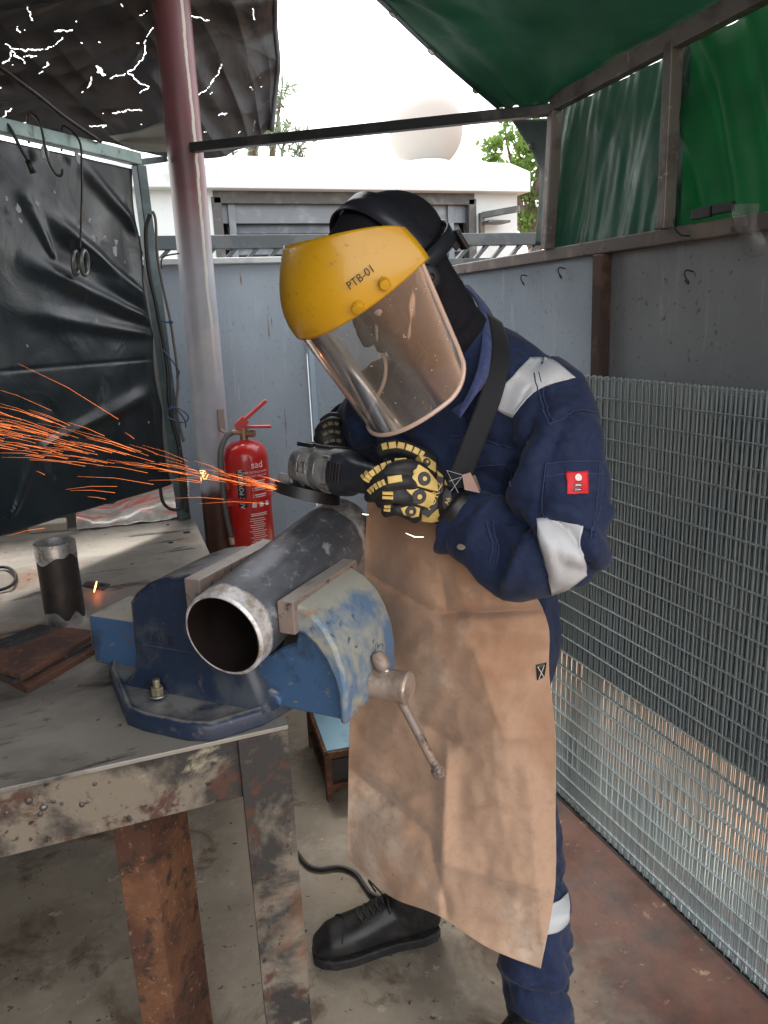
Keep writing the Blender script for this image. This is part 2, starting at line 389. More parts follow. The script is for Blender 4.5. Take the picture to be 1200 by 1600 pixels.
# clamp bolt and cast number
bc = uvz(-.172, .015, ZB + .03)
b = MB(); b.cyl(bc, bc + V((0, 0, .003)), .017, n=24); b.build('washer', M['bright_steel'], vise, bevel=.0005, smooth=40)
b = MB(); b.cyl(bc + V((0, 0, .003)), bc + V((0, 0, .016)), .0115, n=6); b.cyl(bc + V((0, 0, .016)), bc + V((0, 0, .03)), .0062, n=14)
b.build('clamp_bolt', pm('zinc_yellow', (.42, .36, .24), .4, .8, layers=[(30, .5, .7, (.2, .16, .11))]), vise, bevel=.0008)
b = MB(); text_on(b, '8', .026, lambda x, y: uvz(-.165 + x, .0545, .965 + y)); text_on(b, '113', .018, lambda x, y: uvz(-.195 + x, .0545, .965 + y))
b.build('cast_number', M['black_plastic'], vise)

# ------------------------------------------------------------------ pipe in the vise
def pipe_mat():
    m, nt, b, out = new_mat('mill_scale_pipe')
    tc = nt.nodes.new('ShaderNodeTexCoord'); sp = nt.nodes.new('ShaderNodeSeparateXYZ'); nt.links.new(tc.outputs['Object'], sp.inputs[0])
    z = sp.outputs[2]
    c = mixc(nt, ramp(nt, ntex(nt, 12, 6, .65, (1, 1, .35)), .4, .62), (.075, .08, .09), (.16, .175, .20))
    c = mixc(nt, ramp(nt, ntex(nt, 30, 5, .7, seed=3), .56, .66), c, (.3, .32, .35))
    c = mixc(nt, ramp(nt, ntex(nt, 6, 5, .6, seed=7), .58, .68), c, (.12, .065, .045))
    jit = math_n(nt, 'MULTIPLY', ntex(nt, 22, 4, .7, seed=5), .03)
    e1 = ramp(nt, math_n(nt, 'ADD', z, jit), .052, .046); e2 = ramp(nt, math_n(nt, 'SUBTRACT', z, jit), .352, .359)
    e = math_n(nt, 'MAXIMUM', e1, e2)
    gr = mixc(nt, ramp(nt, ntex(nt, 26, 5, .7, seed=11), .45, .6), (.72, .72, .72), (.38, .32, .27))
    c = mixc(nt, e, c, gr)
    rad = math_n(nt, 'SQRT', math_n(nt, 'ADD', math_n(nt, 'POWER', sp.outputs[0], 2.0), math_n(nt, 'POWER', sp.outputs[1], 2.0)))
    bore = ramp(nt, rad, .0668, .0662); c = mixc(nt, bore, c, (.012, .008, .007))  # rusty bore, painted near black for the shade inside
    nt.links.new(c, b.inputs['Base Color'])
    nt.links.new(ramp(nt, ntex(nt, 18, 5, .6, seed=2), .35, .7, .33, .55), b.inputs['Roughness'])
    nt.links.new(math_n(nt, 'MULTIPLY', ramp(nt, e, 0, 1, .3, .45), ramp(nt, bore, 0, 1, 1, 0)), b.inputs['Metallic'])
    bn = nt.nodes.new('ShaderNodeBump'); bn.inputs['Strength'].default_value = .3; bn.inputs['Distance'].default_value = .002
    nt.links.new(ntex(nt, 60, 6, .7), bn.inputs['Height']); nt.links.new(bn.outputs[0], b.inputs['Normal'])
    return m
PN = V((.147, 1.155, 1.024)); PD = V((.28, .28, .051)).normalized()
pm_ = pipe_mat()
def pipe_mesh(L, ro, ri, bev):
    b = MB(); n = 72
    prof = [(ri, bev * .2), (ro - bev, 0), (ro, bev), (ro, L - bev), (ro - bev, L), (ri, L - bev * .2), (ri, bev * .2)]
    rings = [[V((r * math.cos(2 * PI * i / n), r * math.sin(2 * PI * i / n), h)) for i in range(n)] for r, h in prof]
    b.loft(rings, cap=False); return b
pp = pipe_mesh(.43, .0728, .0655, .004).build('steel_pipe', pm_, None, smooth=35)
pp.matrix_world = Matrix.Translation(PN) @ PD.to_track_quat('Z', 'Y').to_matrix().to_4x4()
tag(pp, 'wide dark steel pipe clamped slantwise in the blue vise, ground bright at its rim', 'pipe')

# ------------------------------------------------------------------ small things on the bench
off_m = pm('offcut_pipe', (.035, .03, .028), .5, .5, layers=[(14, .5, .65, (.07, .045, .035)), (50, .6, .7, (.02, .018, .017))], bump=[(60, .2, .001)])
oc = atz(112, 982, ZB); oc2 = V((-.115, 1.83, ZB))
pc = thing('pipe_offcut', 'short dark pipe offcut standing upright on the bench with ground silver ends', 'pipe', oc2)
axo = (V((0, 0, 1)) ).normalized()
def ragged(z0, z1, ro, ri, wav, nm, mat):
    b = MB(); n = 64
    def rz(zz, i, wv): return zz + (wv * noise.noise(V((math.cos(2 * PI * i / n) * 1.6, math.sin(2 * PI * i / n) * 1.6, zz * 9))) if wv else 0)
    rings = []
    for r, zz, wv in ((ri, z0, wav[0]), (ro, z0, wav[0]), (ro, z1, wav[1]), (ri, z1, wav[1]), (ri, z0, wav[0])):
        rings.append([oc2 + V((r * math.cos(2 * PI * i / n), r * math.sin(2 * PI * i / n), rz(zz, i, wv))) for i in range(n)])
    b.loft(rings, cap=False); return b.build(nm, mat, pc, smooth=35)
ground_st = pm('ground_steel', (.62, .62, .62), .32, .9, layers=[(35, .5, .62, (.33, .3, .28), .5)], bump=[(90, .3, .001)])
ragged(.0, .19, .0435, .039, (0, 0), 'pipe_wall', off_m)
ragged(.158, .192, .0445, .0385, (.02, 0), 'ground_end', ground_st)
ragged(.0, .025, .0445, .0385, (0, .022), 'ground_end', ground_st)

def plate(name, pts, z, h, mat, label, cat, group=None):
    P = [atz(x, y, z + h) for x, y in pts]; P = [V((p.x, p.y, z)) for p in P]
    c = sum(P, V((0, 0, 0))) / len(P)
    b = MB(); b.v = []; b.prism([p - V((c.x, c.y, z)) for p in P], (0, 0, h)); o = b.build(name, mat, None, bevel=.0012); o.location = (c.x, c.y, z); return tag(o, label, cat, group)
plate('flat_bar', [(-60, 1025), (42, 1075), (150, 1012), (150, 985), (60, 975)], ZB, .013, M['rusty_plate'], 'lowest rusty steel flat bar of the small stack on the bench', 'flat bar', 'flat bars stacked on the bench')
plate('flat_bar', [(-60, 1022), (22, 1063), (143, 1003), (143, 985), (60, 975)], ZB + .0135, .009, M['dark_steel'], 'middle dark flat bar with bright cut end in the small stack on the bench', 'flat bar', 'flat bars stacked on the bench')
plate('flat_bar', [(-90, 1012), (32, 1055), (142, 993), (140, 984), (98, 979), (22, 1013)], ZB + .023, .011, M['rusty_plate'], 'topmost brown flat bar lying nearest the pipe offcut on the bench', 'flat bar', 'flat bars stacked on the bench')
o = plate('drilled_strip', [(128, 914), (162, 921), (172, 912), (136, 907)], ZB, .004, M['dark_steel'], 'small dark drilled steel strip lying behind the glowing ember on the bench', 'steel strip')
b = MB(); c = atz(160, 914, ZB + .005); b.cyl(c + V((0, 0, -.001)), c + V((0, 0, .0006)), .006, n=16); 
h = b.build('bolt_hole', hm, o)
ember = MB(); p0 = atz(147, 925, ZB + .02); p1 = atz(151, 909, ZB + .02); ember.tube([p0, (p0 + p1) / 2, p1], [.001, .0022, .0012], 8)
tag(ember.build('ember', emit_mat('ember', (1, .22, .06), 4), smooth=180), 'short glowing orange ember of hot metal beside the drilled strip on the bench', 'ember')
# cable loop at the left edge
cl = MB(); cp = [(-60, 905), (-30, 890), (5, 886), (20, 892), (25, 903), (18, 914), (2, 921), (-30, 928), (-70, 935)]
cl.tube(smoothpts([atz(x, y, ZB + .008 + .004 * (i % 2)) for i, (x, y) in enumerate(cp)], 40), .0045, 8)
tag(cl.build('welding_cable', M['cable'], smooth=180), 'black cable bent in a loop on the bench at the left edge', 'cable')
# offcuts at the back of the bench
cream = pm('cream_card', (.5, .46, .38), .8, layers=[(20, .5, .7, (.35, .33, .27))], bump=[(40, .3, .002)])
b = MB(); q = [V((-.245, 2.74, ZB)), V((-.125, 2.72, ZB)), V((-.125, 2.79, ZB)), V((-.245, 2.8, ZB))]
b.prism(q, (0, 0, .03)); tag(b.build('cardboard_box', cream, bevel=.004), 'flat cream cardboard box lying under the foot of the black tarp', 'box')
foil = pm('crumpled_sheet', (.62, .60, .56), .3, .3, layers=[(5, .5, .58, (.62, .16, .13), .35, .1, (1, 6, 1)), (9, .5, .62, (.38, .36, .32))], bump=[(14, .6, .01)])
b = MB()
rows = [[aty(118, 772 + 20, 2.83), aty(170, 790, 2.86), aty(220, 768, 2.88), aty(295, 752, 2.90)],
        [aty(119, 810, 2.73), aty(170, 812, 2.72), aty(230, 790, 2.74), aty(296, 778, 2.76)],
        [aty(120, 828, 2.70), aty(170, 823, 2.69), aty(230, 818, 2.68), aty(292, 806, 2.68)]]
pf = patch(rows)
b.grid(lambda u, v: (lambda p: V((p.x, p.y, max(p.z, ZB + .002) + abs(vary(p, .012, 14)))))(pf(u, v)), 40, 20)
tag(b.build('crumpled_sheet', foil, smooth=180, solid=.001), 'crumpled shiny sheet with faded red stripes at the back edge of the bench', 'sheet')
# ------------------------------------------------------------------ walls
def wall_paint(name, base, dark, streak):
    m, nt, b, out = new_mat(name)
    c = mixc(nt, ramp(nt, ntex(nt, 1.8, 5, .6), .35, .65), base, dark)
    c = mixc(nt, ramp(nt, ntex(nt, 5, 6, .7, (6, 6, .6), seed=2), .58, .7), c, streak)
    c = mixc(nt, ramp(nt, ntex(nt, 60, 4, .7, seed=5), .62, .68), c, (dark[0] * .5, dark[1] * .5, dark[2] * .5))
    c = mixc(nt, ramp(nt, ntex(nt, 16, 5, .7, (4, 4, .3), seed=8), .67, .7), c, (.18, .12, .06))
    nt.links.new(c, b.inputs['Base Color']); nt.links.new(ramp(nt, ntex(nt, 9, 4, seed=3), .3, .7, .4, .65), b.inputs['Roughness'])
    bn = nt.nodes.new('ShaderNodeBump'); bn.inputs['Strength'].default_value = .25; bn.inputs['Distance'].default_value = .004
    nt.links.new(ntex(nt, 14, 6, .6), bn.inputs['Height']); nt.links.new(bn.outputs[0], b.inputs['Normal'])
    return m
blue_grey = wall_paint('blue_grey_paint', (.34, .405, .47), (.27, .325, .38), (.40, .45, .50))
dark_grey = wall_paint('dark_grey_paint', (.22, .235, .245), (.16, .17, .178), (.30, .31, .32))
rail_m = pm('brown_rail', (.13, .11, .10), .6, .3, layers=[(10, .5, .6, (.2, .16, .13)), (30, .58, .66, (.07, .05, .04))], bump=[(60, .3, .001)])
XW, ZW = 1.285, 1.66
rw = thing('side_wall', 'grey steel sheet wall on the right behind the wire mesh stack', 'wall', (XW, 1.4, 0))
YS = atx(945, 480, XW).y
ZG = .5
MB().box((XW + .006, (YS + 3.05) / 2, (ZG + ZW - .03) / 2), (.006, 3.05 - YS, ZW - .03 - ZG)).build('wall_sheet', blue_grey, rw)
MB().box((XW + .009, (YS + .42) / 2, (ZG + ZW - .03) / 2), (.006, YS - .42, ZW - .03 - ZG)).build('wall_sheet', dark_grey, rw, label='darker grey wall sheet nearest the viewer')
MB().box((XW + .005, 1.73, ZW - .014), (.05, 2.66, .034)).build('top_rail', rail_m, rw, bevel=.003)
MB().box((XW + .005, 1.73, ZG - .012), (.04, 2.66, .03)).build('bottom_rail', rail_m, rw, bevel=.003)
MB().box((XW - .012, YS, (ZW - .032) / 2), (.03, .042, ZW - .032)).build('post', pm('rust_post', (.045, .028, .022), .7, .3, layers=[(12, .5, .6, (.10, .055, .04))], bump=[(50, .4, .002)]), rw, bevel=.003)
for y in (.44, 3.03): MB().box((XW + .03, y, ZW / 2 - .03), (.04, .04, ZW - .07)).build('post', rail_m, rw, bevel=.003)
for x, y in ((822, 437), (881, 426), (1080, 432)):
    p = atx(x, y, XW); r = .014 if x < 1000 else .013
    b = MB(); b.tube(smoothpts([p + V((.005, 0, .01)), p + V((-.012, .004, .014)), p + V((-.018, .0, .002)), p + V((-.012, -.005, -.01)), p + V((-.004, .004, -.016)), p + V((-.01, .008, -.006))], 20), .0018, 6)
    lab = {822: 'small rusty wire hook left of its pair on the blue grey wall sheet', 881: 'small rusty wire hook right of its pair on the blue grey wall sheet', 1080: 'twisted wire hook alone on the dark grey wall sheet'}[x]
    tag(b.build('wire_hook', M['wire_dark'], smooth=180), lab, 'hook', 'wire hooks on the side wall')

bw = thing('rear_wall', 'pale grey blue sheet metal wall behind the pole and the extinguisher', 'wall', (.5, 3.08, 0))
YB = 3.08
zt = aty(380, 412, YB).z
xs = [-1.3, aty(262, 600, YB).x, aty(483, 600, YB).x, XW + .02]
for i in range(3):
    MB().box(((xs[i] + xs[i + 1]) / 2, YB + .004 * (i % 2), (zt + .02) / 2), (xs[i + 1] - xs[i] - .004, .006, zt - .02)).build('wall_sheet', [dark_grey, blue_grey, blue_grey][i] if i else wall_paint('grey_brown_paint', (.21, .21, .20), (.15, .15, .14), (.25, .24, .22)), bw)
MB().box((0, YB - .004, zt + .01), (2.6, .06, .022)).build('top_cap', pm('pale_cap', (.55, .6, .6), .5, layers=[(12, .5, .7, (.4, .43, .43))]), bw, bevel=.003)
b = MB(); b.box((xs[2] + .012, YB - .012, zt / 2), (.022, .016, zt - .04)); b.build('cover_strip', pm('light_blue_strip', (.34, .45, .55), .5), bw, bevel=.003)
MB().box((0, YB - .02, .31), (2.58, .03, .6)).build('lower_panel', pm('pinkish_panel', (.27, .24, .22), .7, layers=[(8, .45, .6, (.18, .16, .15))], bump=[(30, .3, .003)]), bw)

# slatted gate rail beyond the wall
gate = thing('slanted_railing', 'dark slatted steel railing with slanting bars in front of the louvred window', 'railing', (1.6, 4.3, 0))
YG = 4.3
gm = pm('gate_paint', (.035, .046, .052), .5, .2, layers=[(8, .5, .6, (.06, .07, .075))], bump=[(60, .2, .001)])
za, zb, zc = aty(330, 368, YG).z, aty(330, 390, YG).z, aty(330, 411, YG).z
MB().box((1.4, YG, (za + zb) / 2), (3.0, .05, za - zb)).build('top_rail', gm, gate, bevel=.004)
MB().box((1.4, YG, zc - .02), (3.0, .05, .035)).build('bottom_rail', gm, gate, bevel=.004)
for i in range(25):
    x = 0.05 + i * .115
    MB().bar((x, YG, zc - .01), (x + .085, YG, zb + .005), .03, .02).build('slanting_bar', gm, gate)
for x in (-.08, 2.88): MB().box((x, YG, za / 2), (.06, .06, za)).build('post', gm, gate)

# ------------------------------------------------------------------ building beyond
YH = 6.0
wht = pm('white_render', (.56, .60, .61), .8, layers=[(3, .45, .65, (.50, .54, .54)), (12, .62, .72, (.42, .44, .41))], bump=[(80, .2, .002)])
hx0, hx1 = -1.2, aty(808, 330, YH).x
zpt = aty(600, 268, YH).z; zpb = aty(600, 301, YH).z
house = thing('white_building', 'low white building with louvred window and flat overhanging roof slab', 'building', (1.5, 7, 0))
b = MB()
wx0, wx1 = aty(334, 320, YH).x, aty(741, 320, YH).x; wz1 = aty(500, 309, YH).z; wz0 = wz1 - 1.1
b.box(((hx0 + wx0) / 2, YH + .1, zpb / 2), (wx0 - hx0, .2, zpb)); b.box(((hx1 + wx1) / 2, YH + .1, zpb / 2), (hx1 - wx1, .2, zpb))
b.box(((wx0 + wx1) / 2, YH + .1, (wz1 + zpb) / 2), (wx1 - wx0, .2, zpb - wz1)); b.box(((wx0 + wx1) / 2, YH + .1, wz0 / 2), (wx1 - wx0, .2, wz0))
b.box((hx1 - .1, YH + 1.7, zpb / 2), (.2, 3.0, zpb)); b.box((hx0 + .1, YH + 1.7, zpb / 2), (.2, 3.0, zpb)); b.box(((hx0 + hx1) / 2, YH + 3.3, zpb / 2), (hx1 - hx0, .2, zpb))
b.build('wall', wht, house)
b = MB(); x1 = aty(827, 290, YH - .1).x
o_ = [(hx0 - .15, YH - .12), (x1, YH - .12), (x1, YH + 3.5), (hx0 - .15, YH + 3.5)]
def ins(k, z): return [V((x + (k if x < 0 else -k), y + (k if y < YH else -k), z)) for x, y in o_]
b.loft([ins(0, zpb), ins(0, zpt), ins(.12, zpt + .085), ins(.5, zpt + .1)]); b.build('roof', wht, house, bevel=.006)
win = MB()
fm = pm('window_frame', (.06, .062, .062), .5, .2, layers=[(10, .5, .65, (.12, .12, .11))])
for a_, b_ in (((wx0, wz1), (wx1, wz1)), ((wx0, wz0), (wx1, wz0))): win.bar((a_[0], YH + .03, a_[1]), (b_[0], YH + .03, b_[1]), .08, .09)
for x in (wx0 + .02, wx1 - .02): win.bar((x, YH + .03, wz0), (x, YH + .03, wz1), .08, .07)
wf = win.build('window', fm, house, bevel=.004)
sl = MB()
sm = pm('louvre_slat', (.13, .15, .17), .45, .3, layers=[(7, .5, .65, (.2, .22, .24))])
sl.box(((wx0 + wx1) / 2, YH + .06, wz1 - .11), (wx1 - wx0 - .1, .02, .13))
z = wz1 - .21
while z > wz0 + .1:
    sl.bar((wx0 + .1, YH + .08, z), (wx1 - .1, YH + .08, z), .1, .012, up=(0, -.8, .6)); z -= .075
for x in (wx0 + .13, (wx0 + wx1) / 2, wx1 - .2): sl.bar((x, YH + .05, wz0), (x, YH + .05, wz1), .05, .05)
sl.build('louvre', sm, wf)
MB().box(((wx0 + wx1) / 2, YH + .22, (wz0 + wz1) / 2), (wx1 - wx0, .02, wz1 - wz0)).build('shade_backing', pm('dark_room', (.02, .022, .025), .7), wf)  # dark sheet added behind the louvres for the shade of the room
bt = MB(); p = aty(788, 345, YH - .2); bt.box(p + V((-.03, .1, 0)), (.2, .16, .02)); bt.bar(p + V((-.12, .15, .06)), p + V((.13, -.02, .09)), .03, .05); bt.box(p + V((-.12, .16, .0)), (.04, .04, .16))
tag(bt.build('wall_bracket', fm, bevel=.004), 'dark metal bracket fixed to the right end of the white building wall', 'bracket')
dc = aty(665, 204, 7.0); rd = 52 / F_PX * (dc - EYE).length
zr = zpt + .1
b = MB(); prof = []
for k in range(0, 25):
    a_ = -PI / 2 + PI * k / 24; zz = dc.z + rd * math.sin(a_)
    if zz > dc.z - rd * .83: prof.append((max(rd * math.cos(a_), .002), zz))
prof = [(rd * .62, zr)] + [(rd * .62, prof[0][1] - .002)] + prof
dome = thing('round_tank', 'white round water tank on the roof of the white building', 'tank', (dc.x, dc.y, zr))
b.turn((dc.x, dc.y, 0), (0, 0, 1), prof[1:] if prof[1][1] > zr else prof, 48); b.build('tank_shell', pm('tank_white', (.34, .31, .28), .6), dome, smooth=50)
if prof[1][1] > zr: MB().cyl((dc.x, dc.y, zr), (dc.x, dc.y, prof[1][1]), rd * .62, n=32).build('tank_stand', wht, dome)

# ------------------------------------------------------------------ trees
def leaf_mat(name, c1, c2):
    m, nt, b, out = new_mat(name)
    c = mixc(nt, ramp(nt, ntex(nt, 1.2, 3, .6), .35, .65), c1, c2)
    nt.links.new(c, b.inputs['Base Color']); b.inputs['Roughness'].default_value = .6
    tr = nt.nodes.new('ShaderNodeBsdfTranslucent'); nt.links.new(c, tr.inputs[0]); mx = nt.nodes.new('ShaderNodeMixShader'); mx.inputs[0].default_value = .45
    nt.links.new(b.outputs[0], mx.inputs[1]); nt.links.new(tr.outputs[0], mx.inputs[2]); nt.links.new(mx.outputs[0], out.inputs[0])
    return m
bark = pm('bark', (.12, .09, .065), .9, layers=[(12, .5, .6, (.07, .05, .04), None, None, (4, 4, 1))], bump=[(30, .6, .01)])
def tree(base, h, blobs, n, leaf, label, lm, thin=1.0):
    t = thing('tree', label, 'tree', base, 'trees behind the white building')
    base = V(base); tb = MB(); top = base + V((.1, 0, h))
    tb.tube(smoothpts([base, base + V((.05, 0, h * .4)), base + V((-.05, .05, h * .75)), top], 12), [.16 - .011 * i for i in range(13)], 10)
    for c, r in blobs:
        s_ = base + V((0, 0, h * (.35 + .3 * random.random()))); c = V(c)
        tb.tube(smoothpts([s_, (s_ + c) / 2 + V((0, 0, -.1)), c], 8), [.06 - .006 * i for i in range(9)], 6)
        for _ in range(5):
            d = V((random.gauss(0, 1), random.gauss(0, 1), random.gauss(0, 1))).normalized() * r * .8
            tb.tube([c, c + d * .5, c + d], [.012, .008, .004], 4)
    tb.build('trunk', bark, t, smooth=180)
    lb = MB(); vs = []; fs = []
    for c, r in blobs:
        c = V(c); k = int(n * r * r)
        cl = [c + V((random.gauss(0, .45), random.gauss(0, .45), random.gauss(0, .45))) * r for _ in range(max(6, k // 40))]
        for _ in range(k):
            q = random.choice(cl) + V((random.gauss(0, 1), random.gauss(0, 1), random.gauss(0, .8))) * r * .17
            d = V((random.gauss(0, 1), random.gauss(0, 1), random.gauss(0, 1) + .3)).normalized(); s_ = d.cross(V((random.random(), random.random(), random.random()))).normalized()
            L = leaf * (.6 + random.random() * .8); o = len(vs)
            vs += [q, q + d * L * .5 + s_ * L * .25 * thin, q + d * L, q + d * L * .5 - s_ * L * .25 * thin]; fs.append((o, o + 1, o + 2, o + 3))
    lb.v = vs; lb.f = fs; lb.build('crown', lm, t, fix=False)
T1, T2 = 12.0, 10.0
def blob(x, y, Y, rpx): p = aty(x, y, Y); return (p, rpx / F_PX * (p - EYE).length)
tr1 = [blob(x, y, T1, r) for x, y, r in ((395, 150, 30), (430, 170, 30), (400, 210, 40), (445, 215, 34), (360, 225, 40), (440, 140, 16), (470, 235, 22), (330, 200, 40), (300, 240, 40))]
g1 = aty(400, 300, T1)
tree((g1.x, T1, 0), aty(400, 170, T1).z, tr1, 900, .16, 'thin feathery grey green tree seen below the torn black tarp', leaf_mat('leaf_grey_green', (.12, .17, .10), (.20, .25, .17)), .45)
tr2 = [blob(x, y, T2, r) for x, y, r in ((790, 215, 34), (768, 240, 22), (815, 250, 36), (830, 300, 34), (822, 350, 30), (850, 220, 40), (800, 280, 26), (860, 330, 40), (880, 270, 40))]
g2 = aty(840, 300, T2)
tree((g2.x, T2, 0), aty(830, 230, T2).z, tr2, 3200, .09, 'bright green leafy tree beyond the right end of the white building', leaf_mat('leaf_bright', (.16, .26, .05), (.10, .19, .04)), 1.0)

# ------------------------------------------------------------------ pole
pole_m = pm('pole_paint', (.36, .36, .39), .4, .3, layers=[(5, .5, .62, (.30, .26, .29)), (12, .6, .66, (.55, .5, .46))], bump=[(40, .15, .002)])
def pole_mat():
    m, nt, b, out = new_mat('pole_paint')
    tc = nt.nodes.new('ShaderNodeTexCoord'); sp = nt.nodes.new('ShaderNodeSeparateXYZ'); nt.links.new(tc.outputs['Object'], sp.inputs[0])
    z = math_n(nt, 'ADD', sp.outputs[2], math_n(nt, 'MULTIPLY', ntex(nt, 8, 5, .6), .12)); 
    grey = mixc(nt, ramp(nt, ntex(nt, 9, 5, .6, seed=3), .5, .7), (.33, .34, .38), (.42, .40, .41))
    maro = mixc(nt, ramp(nt, ntex(nt, 7, 5, .6, seed=4), .45, .65), (.20, .085, .10), (.15, .08, .09))
    c = mixc(nt, ramp(nt, z, 1.72, 2.0), grey, maro)
    c = mixc(nt, ramp(nt, z, 1.0, .96), c, (.07, .028, .022))
    # long flaking scar of pale undercoat down one side
    ang = nt.nodes.new('ShaderNodeMath'); ang.operation = 'ARCTAN2'; nt.links.new(sp.outputs[1], ang.inputs[0]); nt.links.new(sp.outputs[0], ang.inputs[1])
    aa = math_n(nt, 'ADD', ang.outputs[0], math_n(nt, 'MULTIPLY', ntex(nt, 6, 5, .7, (1, 1, .6), seed=6), .5))
    scar = ramp(nt, math_n(nt, 'ABSOLUTE', math_n(nt, 'ADD', aa, .72)), .10, .06)
    scar = math_n(nt, 'MULTIPLY', scar, ramp(nt, sp.outputs[2], 1.25, 1.5))
    c = mixc(nt, scar, c, (.55, .52, .46))
    nt.links.new(c, b.inputs['Base Color']); b.inputs['Roughness'].default_value = .38
    bn = nt.nodes.new('ShaderNodeBump'); bn.inputs['Strength'].default_value = .2; bn.inputs['Distance'].default_value = .002
    nt.links.new(ntex(nt, 30, 5, .6), bn.inputs['Height']); nt.links.new(bn.outputs[0], b.inputs['Normal'])
    return m
PX, PY, PR = .383, 2.78, .058
pole = thing('shelter_pole', 'thick round steel pole with flaking maroon and grey paint holding the crossbar', 'pole', (PX, PY, 0))
b = MB(); b.turn((PX, PY, 0), (0.006, 0, 1), [(PR, 0), (PR, 2.62)], 48); b.build('pole_tube', pole_mat(), pole, smooth=40)
MB().box((PX, PY, .006), (.2, .2, .012)).build('base_plate', M['rust'], pole, bevel=.002)
# crossbar and canopy frame
fr_m = pm('frame_dark', (.055, .06, .065), .45, .5, layers=[(10, .5, .62, (.11, .11, .11))], bump=[(60, .2, .001)])
fr_l = pm('frame_grey', (.19, .175, .165), .5, .4, layers=[(10, .5, .62, (.12, .10, .095)), (40, .6, .68, (.3, .27, .24))], bump=[(80, .3, .001)])
XC = 1.27
barL = aty(300, 231, 2.725); barR = atx(866, 171, XC)
t = MB(); t.bar(barL, barR, .032, .028)
tag(t.build('cross_bar', fr_m, bevel=.003), 'slim dark steel crossbar running from the pole to the green canopy corner', 'bar')
can = thing('canopy_frame', 'grey steel angle frame carrying the green tarpaulin on the right wall', 'frame', (XC, 1.4, ZW))
r0 = atx(875, 157, XC); r1 = atx(1170, 0, XC); dr = r1 - r0
MB().bar(r0 - dr.normalized() * .03, r0 + dr * 3.2, .03, .04).build('top_rail', fr_l, can, bevel=.003)
for x, y, x2, y2, lb in ((868, 172, 856, 386, 1), (1053, 66, 1040, 347, 2)):
    p, q = atx(x, y, XC), atx(x2, y2, XC); q.z = ZW + .002; MB().bar(p, q, .034, .026).build('post', fr_l, can, bevel=.003)
for y in (.95, .45): MB().bar((XC, y, ZW), (XC, y, r0.z + (r1.z - r0.z) * (r0.y - y) / (r0.y - r1.y)), .034, .026).build('post', fr_l, can, bevel=.003)

# ------------------------------------------------------------------ tarpaulins
def tarp_mat(name, c1, c2, trans, scuff, rough=.35, holes=None, bumpk=.4, tcol=None):
    m, nt, b, out = new_mat(name)
    c = mixc(nt, ramp(nt, ntex(nt, 2.5, 5, .6, dist=.6), .38, .62), c1, c2)
    c = mixc(nt, ramp(nt, ntex(nt, 11, 6, .7, (1, 1, .5), seed=3), .62, .74), c, scuff)
    nt.links.new(c, b.inputs['Base Color'])
    nt.links.new(ramp(nt, ntex(nt, 6, 5, .6, seed=5), .35, .65, rough, rough + .25), b.inputs['Roughness'])
    bn = nt.nodes.new('ShaderNodeBump'); bn.inputs['Strength'].default_value = bumpk; bn.inputs['Distance'].default_value = .02
    nt.links.new(ntex(nt, 5, 5, .5, dist=1.0), bn.inputs['Height'])
    b2 = nt.nodes.new('ShaderNodeBump'); b2.inputs['Strength'].default_value = .12; b2.inputs['Distance'].default_value = .002; nt.links.new(ntex(nt, 160, 3), b2.inputs['Height'])
    nt.links.new(bn.outputs[0], b2.inputs['Normal']); nt.links.new(b2.outputs[0], b.inputs['Normal'])
    last = b.outputs[0]
    if trans:
        tr = nt.nodes.new('ShaderNodeBsdfTranslucent')
        if tcol: nt.links.new(mixc(nt, ramp(nt, ntex(nt, 3, 4, .6, seed=9), .35, .65), tcol, tuple(x * .45 for x in tcol)), tr.inputs[0])
        else: nt.links.new(c, tr.inputs[0])
        mx = nt.nodes.new('ShaderNodeMixShader'); mx.inputs[0].default_value = trans
        nt.links.new(last, mx.inputs[1]); nt.links.new(tr.outputs[0], mx.inputs[2]); last = mx.outputs[0]
    if holes:
        a1 = ntex(nt, holes[0], 3.5, .6, dist=1.6, seed=12)
        ln = ramp(nt, math_n(nt, 'ABSOLUTE', math_n(nt, 'SUBTRACT', a1, .5)), holes[1], holes[1] * .4)
        g = ramp(nt, ntex(nt, holes[2], 4, .6, seed=20), holes[3], holes[3] + .02)
        g2 = ramp(nt, ntex(nt, 18, 3, .6, seed=30), .42, .46)
        h = math_n(nt, 'MULTIPLY', math_n(nt, 'MULTIPLY', ln, g), g2)
        vo = nt.nodes.new('ShaderNodeTexVoronoi'); vo.inputs['Scale'].default_value = 14; nt.links.new(coords(nt), vo.inputs['Vector'])
        pin = math_n(nt, 'MULTIPLY', ramp(nt, vo.outputs['Distance'], .045, .03), ramp(nt, ntex(nt, 7, 2, seed=41), .5, .52))
        h = math_n(nt, 'MAXIMUM', h, pin)
        tp = nt.nodes.new('ShaderNodeBsdfTransparent'); mx = nt.nodes.new('ShaderNodeMixShader'); nt.links.new(h, mx.inputs[0])
        nt.links.new(last, mx.inputs[1]); nt.links.new(tp.outputs[0], mx.inputs[2]); last = mx.outputs[0]
    nt.links.new(last, out.inputs[0])
    return m
green_roof_m = tarp_mat('green_roof_tarp', (.012, .05, .03), (.008, .03, .028), .2, (.03, .07, .045), .4, None, .3, (.004, .035, .016))
green_side_m = tarp_mat('green_side_tarp', (.015, .085, .03), (.01, .055, .03), .5, (.03, .08, .045), .38, None, .3, (.004, .060, .017))
green_near_m = tarp_mat('green_faded_tarp', (.03, .09, .06), (.02, .06, .045), .2, (.08, .13, .10), .3, None, .5, (.01, .05, .03))
black_roof_m = tarp_mat('black_roof_tarp', (.012, .014, .017), (.026, .026, .026), 0, (.05, .05, .05), .34, None, .35)
